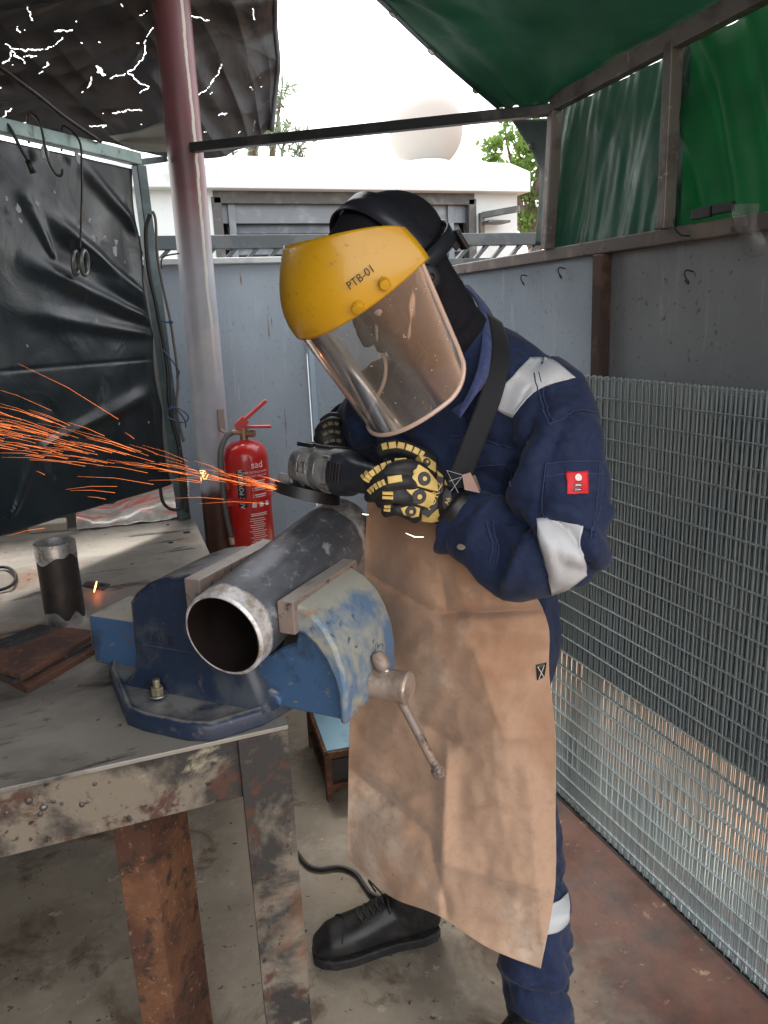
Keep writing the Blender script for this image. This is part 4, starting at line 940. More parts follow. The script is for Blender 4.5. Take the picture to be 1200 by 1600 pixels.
# ------------------------------------------------------------------ person
from mathutils.bvhtree import BVHTree
FB = V((-.855, -.52, 0)).normalized(); LB = V((.52, -.855, 0)).normalized()
per = thing('person', 'person in navy coverall, leather apron, yellow face shield and impact gloves bending over a grinder', 'person', (.64, 1.28, 0))
def ell(c, u, v, a, b_, n=28, e=2.0):
    out = []
    for i in range(n):
        t = 2 * PI * i / n; cs, sn = math.cos(t), math.sin(t)
        out.append(V(c) + V(u) * (a * math.copysign(abs(cs) ** (2 / e), cs)) + V(v) * (b_ * math.copysign(abs(sn) ** (2 / e), sn)))
    return out
def closed(mb, rings):
    # round the ends off so the union is watertight
    def shrink(r, k, d): c = sum(r, V((0, 0, 0))) / len(r); return [c + (p - c) * k + d for p in r]
    c0 = sum(rings[0], V((0, 0, 0))) / len(rings[0]); c1 = sum(rings[1], V((0, 0, 0))) / len(rings[1]); d0 = (c0 - c1).normalized()
    e0_ = sum(rings[-1], V((0, 0, 0))) / len(rings[-1]); e1_ = sum(rings[-2], V((0, 0, 0))) / len(rings[-2]); d1_ = (e0_ - e1_).normalized()
    r0_ = (rings[0][0] - c0).length; r1_ = (rings[-1][0] - e0_).length
    mb.loft([shrink(rings[0], .5, d0 * r0_ * .35), shrink(rings[0], .85, d0 * r0_ * .2)] + rings + [shrink(rings[-1], .85, d1_ * r1_ * .2), shrink(rings[-1], .5, d1_ * r1_ * .35)])
def limb(mb, pts, rad, n=20, steps=24):
    pts = [V(p) for p in pts]; P = [crom(pts, i / steps) for i in range(steps + 1)]
    R_ = [crom([V((r, 0, 0)) for r in rad], i / steps).x for i in range(steps + 1)]
    rings = []; prev = None
    for i, p in enumerate(P):
        d = (P[min(i + 1, steps)] - P[max(i - 1, 0)]).normalized()
        u = d.cross(V((.3, .2, 1))).normalized() if prev is None else (prev - d * prev.dot(d)).normalized()
        prev = u; rings.append(ell(p, u, d.cross(u), R_[i], R_[i], n))
    closed(mb, rings)
def remeshed(mb, name, voxel, smooth_it, mat, parent, disp=None, fac=.5, label=None):
    o = mb.build(name + '_src', None)
    m = o.modifiers.new('r', 'REMESH'); m.mode = 'VOXEL'; m.voxel_size = voxel; m.use_smooth_shade = True
    if smooth_it: m = o.modifiers.new('s', 'SMOOTH'); m.factor = fac; m.iterations = smooth_it
    dg = bpy.context.evaluated_depsgraph_get(); dg.update()
    me = bpy.data.meshes.new_from_object(o.evaluated_get(dg)); src = o.data
    bpy.data.objects.remove(o); bpy.data.meshes.remove(src)
    vs = [v.co.copy() for v in me.vertices]
    if disp:
        ns = [v.normal.copy() for v in me.vertices]; vs = [p + n * disp(p, n) for p, n in zip(vs, ns)]
    fs = [tuple(p.vertices) for p in me.polygons]
    bvh = BVHTree.FromPolygons(vs, fs)
    b = MB(); b.v = vs; b.f = fs
    oo = b.build(name, mat, parent, smooth=180, fix=False, label=label); bpy.data.meshes.remove(me)
    return oo, bvh
def hit(bvh, x, y, fallY=None, off=0.0):
    d = ray(x, y).normalized(); loc, n, i, dist = bvh.ray_cast(EYE, d)
    if loc is None:
        return aty(x, y, fallY) if fallY else None
    if n.dot(d) > 0: n = -n
    return loc + n * off

SL = V((.712, 1.145, 1.338)); EL = V((.668, .998, 1.118)); WL = aty(724, 800, 1.145)
limbs_trap = True
SR = V((.560, 1.40, 1.340)); ER = V((.560, 1.60, 1.20)); WR = aty(545, 672, 1.50)
HL = V((.692, 1.225, .87)); HR = V((.605, 1.38, .87))
KL = aty(828, 1385, 1.15); AL = aty(846, 1640, 1.13)
KR = aty(668, 1230, 1.40); AR = aty(640, 1340, 1.49)
torso = [((.655, 1.285, .78), .150, .115), ((.655, 1.288, .88), .172, .130), ((.652, 1.288, 1.0), .166, .125), ((.655, 1.285, 1.12), .166, .125), ((.660, 1.28, 1.25), .182, .128), ((.655, 1.272, 1.34), .190, .122), ((.645, 1.262, 1.40), .155, .105), ((.630, 1.252, 1.445), .095, .085), ((.610, 1.245, 1.475), .072, .070)]
core = MB(); closed(core, [ell(c, LB, FB, a, b_, 36, 2.3) for c, a, b_ in torso])
limb(core, [HL + V((0, 0, .05)), HL, (HL + KL) / 2 + V((-.022, 0, .0)), KL, (KL + AL) / 2 + V((0, .0, 0)), AL], [.085, .090, .078, .076, .074, .066])
limb(core, [HR + V((0, 0, .05)), HR, (HR + KR) / 2, KR, (KR + AR) / 2, AR + V((0, 0, .04))], [.085, .095, .088, .075, .070, .066])
core_v, core_f = list(core.v), list(core.f)
core_bvh = BVHTree.FromPolygons(core_v, core_f)
limb(core, [V((.632, 1.262, 1.44)), V((.672, 1.205, 1.415)), V((.705, 1.15, 1.36))], [.050, .056, .06])
core_v, core_f = list(core.v), list(core.f)
full = MB(); full.v = list(core.v); full.f = list(core.f)
limb(full, [V((.66, 1.24, 1.372)), SL, SL.lerp(EL, .45) + V((.012, -.01, 0)), EL + V((.0, -.002, .0))], [.068, .082, .075, .070])
CW = WL.lerp(EL, .10) + V((0, 0, -.014))
limb(full, [EL + V((0, 0, .015)), EL.lerp(WL, .25) + V((0, 0, -.028)), EL.lerp(WL, .6) + V((0, 0, -.030)), CW], [.067, .068, .062, .055])
limb(full, [V((.62, 1.29, 1.372)), SR, SR.lerp(ER, .5) + V((-.03, .01, 0)), ER], [.070, .084, .074, .068])
limb(full, [ER, ER.lerp(WR, .5) + V((0, 0, -.01)), WR + V((.01, 0, 0))], [.066, .060, .050])

segs = [(SL, EL, .086, 1), (EL, WL, .07, 1), (SR, ER, .08, 1), (ER, WR, .06, 1), (HL, KL, .095, .8), (KL, AL, .072, 1), (HR, KR, .09, .8), (KR, AR, .065, 1), (V((.65, 1.285, .85)), V((.65, 1.27, 1.40)), .18, .55)]
def ridge(x): return 1 - abs(x) * 2.2
def cloth(p, n):
    best = None
    for k, (a, b_, r, amp) in enumerate(segs):
        L = b_ - a; t = max(-.1, min(1.1, (p - a).dot(L) / L.length_squared)); d = (p - a - L * t).length - r
        if best is None or d < best[0]: best = (d, k, t, amp, L, a)
    d, k, t, amp, L, a = best
    q = p - a - L * t; Ln = L.normalized(); s_ = t * L.length
    # folds run round the limb, tighter near its joints
    j = 0
    if k in (0, 1): j = math.exp(-((p - EL).length / .11) ** 2) + .7 * math.exp(-((p - CW).length / .07) ** 2)
    elif k in (2, 3): j = math.exp(-((p - ER).length / .1) ** 2)
    elif k in (4, 5, 6, 7): j = math.exp(-((p - (KL if k < 6 else KR)).length / .16) ** 2) + .7 * math.exp(-((p - (AL if k < 6 else AR)).length / .16) ** 2)
    w1 = noise.noise(p * 5 + V((k, 0, 0)))
    f1 = ridge(noise.noise(V((q.x * 7, q.y * 7, q.z * 5)) + Ln * (s_ * 17) + V((k * 3.1, w1 * .8, 0))))
    f2 = ridge(noise.noise(p * 8.5 + V((5, k, 1)))); f3 = noise.noise(p * 30)
    f4 = ridge(noise.noise(V((p.x * 16, p.y * 16, p.z * 9)) + V((w1 * 2, 3, k))))
    dd = amp * ((.005 + .012 * j) * (f1 - .5) + .0095 * (f2 - .5) + .005 * (f4 - .5)) + .0008 * f3 + .007 * noise.noise(p * 4.5)
    if k == 8 and p.z > 1.3: dd *= .6
    return dd
def cloth_mat(name, c1, c2, weave=700, rough=.8, sheen=.08, layers=()):
    m, nt, b, out = new_mat(name)
    c = mixc(nt, ramp(nt, ntex(nt, 7, 5, .65), .35, .65), c1, c2)
    c = mixc(nt, ramp(nt, ntex(nt, 90, 3, .6, seed=3), .35, .8), c, tuple(x * 1.35 for x in c1))
    nt.links.new(c, b.inputs['Base Color']); b.inputs['Roughness'].default_value = rough; b.inputs['Sheen Weight'].default_value = sheen; b.inputs['Specular IOR Level'].default_value = .25
    bn = nt.nodes.new('ShaderNodeBump'); bn.inputs['Strength'].default_value = .35; bn.inputs['Distance'].default_value = .004; nt.links.new(ntex(nt, 22, 5, .6), bn.inputs['Height'])
    b2 = nt.nodes.new('ShaderNodeBump'); b2.inputs['Strength'].default_value = .25; b2.inputs['Distance'].default_value = .0008; nt.links.new(ntex(nt, weave, 2, .6), b2.inputs['Height'])
    nt.links.new(bn.outputs[0], b2.inputs['Normal']); nt.links.new(b2.outputs[0], b.inputs['Normal']); return m
navy = cloth_mat('navy_cotton', (.012, .021, .057), (.008, .014, .038))
navy2 = cloth_mat('navy_cotton_edge', (.05, .068, .16), (.03, .042, .11))
blackc = cloth_mat('black_jersey', (.008, .008, .012), (.005, .005, .008), 900, .85, .0)
FOLD = [([(768, 815), (774, 850), (772, 890)], -.005, 5), ([(786, 820), (812, 865), (788, 912)], .010, 13), ([(808, 795), (840, 850), (858, 925)], -.010, 8), ([(828, 800), (856, 850), (868, 900)], .006, 9),
        ([(850, 806), (885, 826), (912, 868), (926, 890)], -.010, 6), ([(856, 792), (900, 806), (930, 845)], .008, 10), ([(838, 648), (806, 715), (792, 790)], -.014, 9), ([(862, 655), (836, 730), (812, 800)], .010, 15), ([(884, 655), (864, 700), (858, 722)], -.006, 7),
        ([(905, 672), (918, 700), (926, 730)], -.006, 7), ([(895, 655), (912, 690), (915, 720)], .005, 8), ([(700, 682), (760, 690), (806, 704)], -.006, 6), ([(738, 728), (775, 724), (802, 735)], .006, 9), ([(760, 745), (790, 765), (800, 800)], -.007, 8),
        ([(846, 590), (852, 630), (862, 664)], -.005, 4), ([(865, 664), (900, 644), (930, 648)], -.004, 4), ([(776, 560), (800, 582), (830, 590)], .005, 10), ([(870, 860), (895, 868), (930, 855)], .006, 9), ([(740, 790), (790, 790), (840, 812)], .006, 12), ([(745, 815), (790, 812), (835, 830)], -.007, 7),
        ([(720, 640), (730, 690), (715, 740)], -.008, 9), ([(640, 680), (680, 700), (700, 750)], .008, 12), ([(600, 660), (640, 700), (650, 720)], -.008, 10), ([(560, 650), (580, 690), (572, 740)], -.009, 9), ([(540, 640), (556, 665), (562, 700)], .007, 9),
        ([(870, 1330), (885, 1380), (868, 1400)], -.008, 7), ([(780, 1500), (840, 1530), (900, 1515)], .010, 13), ([(785, 1535), (840, 1556), (902, 1545)], -.011, 9), ([(880, 1465), (893, 1520), (900, 1560)], -.006, 5), ([(790, 1575), (850, 1585), (900, 1570)], .008, 10), ([(850, 1480), (868, 1520), (862, 1560)], .007, 10)]
FOLD = [([(c.x, c.y) for c in smoothpts([(x, y, 0) for x, y in L_], 14)], a_, w_, min(x for x, y in L_) - 40, max(x for x, y in L_) + 40, min(y for x, y in L_) - 40, max(y for x, y in L_) + 40) for L_, a_, w_ in FOLD]
def cloth2(p, n):
    d = cloth(p, n)
    if n.dot(EYE - p) > 0:
        X_, Y_ = cat_px(p)
        for L_, a_, w_, xa, xb, ya, yb in FOLD:
            if xa < X_ < xb and ya < Y_ < yb:
                best = min(((X_ - x) ** 2 + (Y_ - y) ** 2, i) for i, (x, y) in enumerate(L_)); t = best[1] / 14
                d += 1.5 * a_ * math.exp(-best[0] / (w_ * w_)) * min(1, .25 + 3 * min(t, 1 - t))
    return d
cov, cov_bvh = remeshed(full, 'coverall', .0068, 5, navy, per, cloth2)
cuffs = MB()
def H(x, y, Y=None, off=.003): return hit(cov_bvh, x, y, Y, off)

def draped(rows, bvh, off, Y, n=14, m=14):
    """rows of picture points laid over the clothing surface"""
    R_ = [[V((x, y, 0)) for x, y in r] for r in rows]
    def f(u, v):
        q = crom([crom(r, u) for r in R_], v); return hit(bvh, q.x, q.y, Y, off)
    pts = [[f(i / n, j / m) for i in range(n + 1)] for j in range(m + 1)]
    g = MB(); g.v = [p for r in pts for p in r]; W_ = n + 1
    g.f = [(j * W_ + i, j * W_ + i + 1, (j + 1) * W_ + i + 1, (j + 1) * W_ + i) for j in range(m) for i in range(n) if max((g.v[j * W_ + i] - g.v[(j + 1) * W_ + i + 1]).length, (g.v[j * W_ + i + 1] - g.v[(j + 1) * W_ + i]).length) < .12]
    return g
seam_m = cloth_mat('seam_navy', (.03, .042, .10), (.02, .028, .07))
refl = pm('reflective_tape', (.46, .47, .48), .5, .05, layers=[(14, .45, .65, (.44, .46, .49), .45), (120, .6, .7, (.36, .37, .39))], bump=[(14, .35, .004), (300, .2, .0006)], spec=.6)
draped([[(828, 560), (862, 564), (898, 592)], [(797, 592), (838, 592), (888, 594)], [(775, 612), (812, 618), (840, 610)], [(763, 632), (785, 645), (802, 653)]], cov_bvh, .003, 1.05).build('reflective_band', refl, per, smooth=180, solid=.0012, label='pale shoulder reflective band')
draped([[(838, 812), (870, 812), (912, 822)], [(845, 850), (880, 845), (908, 850)], [(855, 890), (885, 880), (913, 880)], [(861, 928), (888, 918), (915, 898)]], cov_bvh, .003, .94).build('reflective_band', refl, per, smooth=180, solid=.0012, label='reflective band round the elbow')
draped([[(840, 1415), (870, 1408), (886, 1395)], [(838, 1440), (870, 1432), (889, 1418)], [(836, 1462), (870, 1455), (887, 1440)]], cov_bvh, .003, 1.05).build('reflective_band', refl, per, smooth=180, solid=.0012, label='reflective band round the trouser knee')
# sleeve pocket and its badge
draped([[(851, 726), (895, 722), (941, 722)], [(850, 770), (895, 768), (938, 768)], [(850, 812), (893, 820), (930, 832)]], cov_bvh, .0022, .95).build('sleeve_pocket', navy, per, smooth=180, solid=.0015)
for L_ in ([(851, 726), (895, 722), (941, 722)], [(851, 745), (895, 741), (940, 741)], [(941, 722), (938, 770), (928, 840)], [(851, 726), (848, 780), (850, 812)], [(935, 724), (932, 770), (922, 842)],
           [(857, 665), (880, 652), (905, 640), (928, 645)], [(835, 585), (842, 620), (857, 665)], [(842, 583), (850, 618), (864, 660)], [(757, 560), (775, 566), (792, 582)], [(752, 572), (772, 578), (786, 592)], [(702, 680), (760, 690), (800, 700)], [(738, 730), (790, 728), (800, 760)],
           [(758, 815), (768, 850), (765, 880)], [(768, 812), (778, 850), (775, 885)]):
    pts = [H(p.x, p.y, 1.0, .0032) for p in smoothpts([(x, y, 0) for x, y in L_], 24)]
    pts = [p for p in pts if p is not None]; MB().tube(pts, .0011, 5)  .build('seam', seam_m, per, smooth=180)
draped([[(884, 739), (900, 738), (916, 737)], [(884, 757), (900, 756), (916, 755)], [(884, 774), (900, 774), (916, 774)]], cov_bvh, .0048, .95, 8, 8).build('badge', pm('badge_red', (.62, .012, .02), .6, bump=[(300, .3, .0006)]), per, smooth=180, solid=.001)
def disc_px(bvh, x, y, rx, ry, off, th, Y, n=20):
    b = MB(); pts = [hit(bvh, x + rx * math.cos(2 * PI * k / n), y + ry * math.sin(2 * PI * k / n), Y, off) for k in range(n)]
    d = (EYE - hit(bvh, x, y, Y, off)).normalized(); b.prism(pts, d * th); return b
disc_px(cov_bvh, 900.5, 747, 5, 5.2, .0062, .0008, .95).build('badge_disc', wt, per)
b = MB()
for y0_, y1_, hw in ((753, 754.5, 5), (756.5, 762, 5.5), (764, 770, 5.5)):
    g = draped([[(900.5 - hw, y0_), (900.5 + hw, y0_)], [(900.5 - hw, y1_), (900.5 + hw, y1_)]], cov_bvh, .0060, .95, 3, 2); b.add(g.v, g.f)
b.build('badge_print', bk, per)
b = MB()
for yy in (758, 760, 766, 768):
    g = draped([[(896.5, yy), (904.5, yy)], [(896.5, yy + .9), (904.5, yy + .9)]], cov_bvh, .0064, .95, 3, 2); b.add(g.v, g.f)
text_on(b, 'UL', .0065, (lambda c, r_, u_: (lambda x, y: c + r_ * x + u_ * y))(H(900.5, 747, .95, .0074), _ex, _ez)); b.build('badge_print', wt, per)
for x, y, rx, ry, nm in ((722, 854, 6, 4.5, 'snap_button'),):
    disc_px(cov_bvh, x, y, rx, ry, .003, .003, 1.1).build(nm, pm('snap_brass', (.6, .5, .4), .35, .5), per, bevel=.001)

# cuff flap at the left wrist
cf = MB()
cd_ = (WL - EL).normalized(); cu = cd_.cross(V((0, 0, 1))).normalized(); cw_ = cu.cross(cd_)
rings = []
for k in range(9):
    t = k / 8; c = CW + cd_ * (-.03 + .075 * t) + V((0, 0, -.010 * t)); R_ = .056 + .004 * math.sin(6 * t) ; 
    rings.append([c + cu * ((R_ - .010) * math.cos(2 * PI * i / 40)) + cw_ * ((R_ + .010 * t) * math.sin(2 * PI * i / 40)) + cd_ * (.012 * t * noise.noise(V((math.cos(2 * PI * i / 40) * 2, math.sin(2 * PI * i / 40) * 2, 3)))) for i in range(40)])
for r in rings:
    for i, p in enumerate(r): r[i] = p + (p - CW).normalized() * .004 * noise.noise(p * 40)
cf.loft(rings, cap=False); cf.build('cuff', navy, per, smooth=180, solid=.003)
rings2 = []
cf = MB(); c = WR + V((.01, 0, 0)); d2_ = (WR - ER).normalized(); u2 = d2_.cross(V((0, 0, 1))).normalized(); w2 = u2.cross(d2_)
cf.loft([[c + d2_ * (-.03 + .02 * k) + u2 * (.05 * math.cos(2 * PI * i / 30)) + w2 * (.05 * math.sin(2 * PI * i / 30)) for i in range(30)] for k in range(4)], cap=False); cf.build('cuff', navy, per, smooth=180, solid=.003)

# ------------------------------------------------------------------ head
HC = aty(612, 418, 1.185); Fh = V((-.772, -.158, -.616)).normalized(); Uh = V((-.604, -.123, .788)); Uh = (Uh - Uh.dot(Fh) * Fh).normalized(); Lh = Uh.cross(Fh).normalized()
def hp(f, l, u): return HC + Fh * f + Lh * l + Uh * u
MH = Matrix((Fh, Lh, Uh)).transposed()
hd_ = MB()
hd_.ball(hp(0, 0, .010), .1, 28, (1.0, .80, .95), MH)                     # skull
hd_.ball(hp(.028, 0, -.055), .078, 24, (.92, .80, 1.05), MH)              # face
hd_.ball(hp(.055, 0, -.108), .036, 18, (1.0, 1.0, .8), MH)                # chin
hd_.ball(hp(.098, 0, -.045), .020, 14, (1.0, .62, 1.3), MH)               # nose
hd_.ball(hp(.107, 0, -.056), .013, 12, (1, 1, .8), MH)
for s_ in (-1, 1):
    hd_.ball(hp(.078, s_ * .032, .005), .024, 12, (.7, 1.2, .55), MH)     # brow
    hd_.ball(hp(.070, s_ * .042, -.048), .028, 12, (.8, .9, .9), MH)      # cheek
    hd_.ball(hp(-.005, s_ * .078, -.03), .026, 12, (.7, .35, 1.1), MH)    # ear under the fabric
hd_.ball(hp(.090, 0, -.083), .017, 12, (.8, 1.3, .5), MH)                 # lips
NB = V((.622, 1.255, 1.435))
neck_pts = [hp(-.015, 0, -.04), hp(-.022, 0, -.10), (hp(-.022, 0, -.13) + NB) / 2, NB]
limb(hd_, neck_pts, [.070, .062, .064, .078])
def hoodf(p, n):
    t = max(0, min(1, (hp(-.02, 0, -.06) - p).dot(hp(-.02, 0, -.06) - NB) / (hp(-.02, 0, -.06) - NB).length_squared))
    q = (p - HC); return .007 * t * (ridge(noise.noise(V((q.dot(Fh) * 5, q.dot(Lh) * 5, q.dot(Uh) * 34)))) - .4) + .001 * noise.noise(p * 40)
hood, hood_bvh = remeshed(hd_, 'balaclava', .0045, 3, blackc, per, hoodf)
# eye opening: skin, eyes
skin = pm('skin', (.30, .16, .10), .5, layers=[(30, .5, .7, (.26, .13, .08))])
for s_ in (-1, 1):
    MB().ball(hp(.074, s_ * .031, -.022), .0125, 16).build('eye', pm('eye_white', (.5, .48, .45), .2), hood, smooth=180)
    MB().ball(hp(.0845, s_ * .031, -.025), .0045, 12, (.6, 1, 1), MH).build('iris', pm('iris_brown', (.03, .015, .008), .15), hood, smooth=180)
b = MB(); b.grid(lambda u, v: hp(.079 + .006 * math.sin(PI * v) - .9 * ((u - .5) * .1) ** 2 / .1 + (.008 * math.exp(-((u - .5) / .12) ** 2)), (u - .5) * .1, -.008 - .034 * v) , 30, 12); b.build('eyelid_skin', skin, hood, smooth=180, solid=.004)
# cap and plastic headgear
cap = MB(); n = 40; rings = []
for k in range(12):
    th = (PI / 2 + .10) * (1 - k / 11.3); r = 1.0
    rings.append([hp(.001 + .109 * math.sin(th) * math.cos(a_), .0885 * math.sin(th) * math.sin(a_), .022 + .088 * math.cos(th)) for a_ in [2 * PI * i / n for i in range(n)]])
rings = [[p + (p - HC).normalized() * (.0035 * noise.noise(p * 26)) for p in r] for r in rings]
cap.loft(rings); cap.build('cap', blackc, per, smooth=180)
hg_m = pm('headgear_plastic', (.018, .019, .026), .33, layers=[(18, .55, .7, (.035, .036, .045), .45)], bump=[(60, .1, .001)])
hg = MB()
def bandring(a0, a1, n, hw, fn):
    vs = []
    for k in range(n + 1):
        a_ = a0 + (a1 - a0) * k / n; vs += fn(a_, hw)
    hg.add(vs, [(2 * k, 2 * k + 1, 2 * k + 3, 2 * k + 2) for k in range(n)])
bandring(-PI, PI, 60, .012, lambda a_, w_: [hp(.114 * math.cos(a_), .095 * math.sin(a_), .012 - w_ - .022 * (1 - math.cos(a_)) / 2), hp(.1135 * math.cos(a_), .0945 * math.sin(a_), .012 + w_ - .022 * (1 - math.cos(a_)) / 2)])
# broad crown strap over the head, ear to ear
bandring(-PI / 2, PI / 2, 40, .021, lambda a_, w_: [hp(-.004 - w_, .097 * math.sin(a_), .018 + .099 * math.cos(a_)), hp(-.004 + w_, .097 * math.sin(a_), .019 + .0995 * math.cos(a_))])
hgear = hg.build('headgear', hg_m, per, smooth=60, solid=.003)
b = MB()   # padded brow bolster at the front
b.tube([hp(.112 * math.cos(a_), .088 * math.sin(a_), .05 + .018 * math.cos(a_ * 1.5)) for a_ in [-.95 + 1.9 * k / 24 for k in range(25)]], .021, 14); b.build('brow_pad', blackc, hgear, smooth=180)
b = MB(); kb = hp(.02, .098, -.012); b.turn(kb, Lh, [(.020, 0), (.020, .008), (.0165, .011), (.0165, .018), (.012, .020), (.006, .020), (.004, .017)], 20); b.build('pivot_knob', M['black_plastic'], hgear, smooth=40)
b = MB(); rk = hp(-.100, .03, -.028); b.bar(rk + Lh * .02 + Uh * .015, rk + Lh * .02 - Uh * .02, .008, .018, up=Lh); b.bar(hp(-.078, .062, .0), hp(-.082, .06, -.035), .006, .012); b.build('rear_buckle', M['black_plastic'], hgear, bevel=.003)

# face shield
shield_m = pm('guard_yellow', (.56, .30, .008), .34, layers=[(12, .5, .7, (.50, .25, .006), .45), (70, .70, .74, (.7, .62, .4)), (22, .70, .715, (.62, .55, .42), .6), (90, .62, .7, (.36, .2, .02), .6)], bump=[(25, .08, .002)], coat=.25)
FC = HC + Fh * .022 + Uh * .024 + Lh * .002
def spt(phi, u, k=1.0, add=0.0, kf=None): return FC + Fh * ((.160 * (k if kf is None else kf) + add) * math.cos(phi)) + Lh * ((.120 * k + add) * math.sin(phi)) + Uh * u
PM = 1.62
def guard(u_, v_):
    phi = -PM + 2 * PM * u_; c = math.cos(phi * .93)
    top = .014 + .128 * max(0, c) ** .5 - .034 * max(0, c); low = -.008 + .004 * math.cos(phi)
    z = low + (top - low) * v_; zz = max(0, z) / .122
    k = 1.06 - .42 * zz ** 1.6; kf = 1.06 - .62 * min(zz, 1.1) ** 2.1
    return spt(phi, z, k, 0, kf)
fs_ = thing_part = MB(); fs_.grid(guard, 64, 26)
face = fs_.build('face_shield', shield_m, per, smooth=180, solid=.0022, label='yellow browguard face shield with clear visor')
vz = .203
PV = 1.56
def vis_low(phi):
    a_ = abs(phi); e = PV - a_; rc_ = .42
    if e < rc_: return vz - .055 * (1 - math.sqrt(max(0, 1 - (1 - e / rc_) ** 2))) * 1.0
    return vz
def visf(u_, v_, add=0.0):
    phi = -PV + 2 * PV * u_; top = .004
    lo = vis_low(phi); k = 1.03 - .10 * v_
    return spt(phi, top - (lo + top) * v_ - .0, k, add) + Fh * (.022 * v_)
vm, vnt, vb, vo_ = new_mat('scratched_visor')
tr = vnt.nodes.new('ShaderNodeBsdfTransparent'); tr.inputs[0].default_value = (.92, .90, .88, 1)
gl = vnt.nodes.new('ShaderNodeBsdfGlossy'); gl.inputs['Color'].default_value = (1, .92, .86, 1)
vnt.links.new(ramp(vnt, ntex(vnt, 20, 5, .7, (1, 1, .3)), .4, .7, .04, .22), gl.inputs['Roughness'])
lw_ = vnt.nodes.new('ShaderNodeFresnel'); lw_.inputs[0].default_value = 1.58
fac = math_n(vnt, 'ADD', math_n(vnt, 'MULTIPLY', lw_.outputs[0], 1.5), .06)
scr_ = ramp(vnt, ntex(vnt, 40, 3, .5, (1, 1, .08), seed=8), .66, .70, 0, .25)
fac = math_n(vnt, 'MINIMUM', math_n(vnt, 'ADD', fac, scr_), .9)
mx = vnt.nodes.new('ShaderNodeMixShader'); vnt.links.new(fac, mx.inputs[0]); vnt.links.new(tr.outputs[0], mx.inputs[1]); vnt.links.new(gl.outputs[0], mx.inputs[2])
df = vnt.nodes.new('ShaderNodeBsdfDiffuse'); df.inputs[0].default_value = (.5, .46, .42, 1); m3 = vnt.nodes.new('ShaderNodeMixShader')
sp1 = ramp(vnt, ntex(vnt, 150, 2, .5, seed=4), .70, .74, 0, .7); sp2_ = ramp(vnt, ntex(vnt, 26, 4, .6, (1, 1, .12), seed=14), .64, .70, 0, .35); hz_ = ramp(vnt, ntex(vnt, 9, 4, .6, seed=24), .4, .7, .0, .06)
vnt.links.new(math_n(vnt, 'MAXIMUM', math_n(vnt, 'MAXIMUM', sp1, sp2_), hz_), m3.inputs[0]); vnt.links.new(mx.outputs[0], m3.inputs[1]); vnt.links.new(df.outputs[0], m3.inputs[2]); vnt.links.new(m3.outputs[0], vo_.inputs[0])
b = MB(); b.grid(lambda u, v: visf(u, v), 90, 40); b.build('visor', vm, face, smooth=180, fix=False)
bind = [visf(1, k / 20) for k in range(0, 21)] + [visf(1 - k / 80, 1) for k in range(1, 81)] + [visf(0, 1 - k / 20) for k in range(1, 21)]
b = MB(); b.tube(bind, .0036, 8); b.build('visor_binding', pm('binding', (.62, .46, .38), .35, .2), face, smooth=180)
for ph, uu in ((1.16, .014), (.86, .010), (-.8, .01), (-1.1, .012)):
    p = spt(ph, uu - .004, 1.07); nn_ = (p - (FC + Uh * (uu - .004))).normalized(); b = MB(); b.turn(p, nn_, [(.0085, -.002), (.0085, .007), (.007, .010), (.002, .0105)], 14)
    b.build('rivet', shield_m, face, smooth=40)
b = MB()
def onguard(x, y):
    # shield surface frame for the handwriting near its left temple
    ph = 1.02 - x / .14; return spt(ph, .036 + y, 1.03, .0028)
vs, fs2 = text_faces('PTB-01', .0165)
b.add([onguard(-p.x * .82, p.y) for p in vs], fs2); b.build('marker_writing', bk, face)

# ------------------------------------------------------------------ collar, strap
def sheetpx(rows, n=24, m=12): g = MB(); g.grid(patch([[aty(*p) for p in r] for r in rows]), n, m); return g
sheetpx([[(722, 446, 1.31), (744, 470, 1.24), (754, 520, 1.17), (744, 585, 1.12), (716, 645, 1.115)],
         [(732, 447, 1.33), (756, 478, 1.235), (764, 530, 1.155), (754, 592, 1.11), (718, 652, 1.11)],
         [(736, 452, 1.35), (768, 492, 1.24), (775, 545, 1.16), (757, 600, 1.12), (706, 642, 1.13)],
         ]).build('collar', navy2, per, smooth=180, solid=.004)
def strap(rows, Y): 
    return draped(rows, cov_bvh, .006, Y, 6, 24)
strapm = cloth_mat('black_webbing', (.010, .011, .014), (.014, .015, .018), 500, .7, .1)
sheetpx([[(760, 488, 1.21), (784, 505, 1.20)], [(770, 545, 1.140), (797, 552, 1.125)], [(752, 610, 1.115), (785, 618, 1.10)], [(726, 680, 1.115), (758, 690, 1.105)], [(704, 738, 1.12), (738, 742, 1.115)], [(700, 760, 1.125), (736, 764, 1.12)]], 6, 30).build('apron_strap', strapm, per, smooth=180, solid=.003)

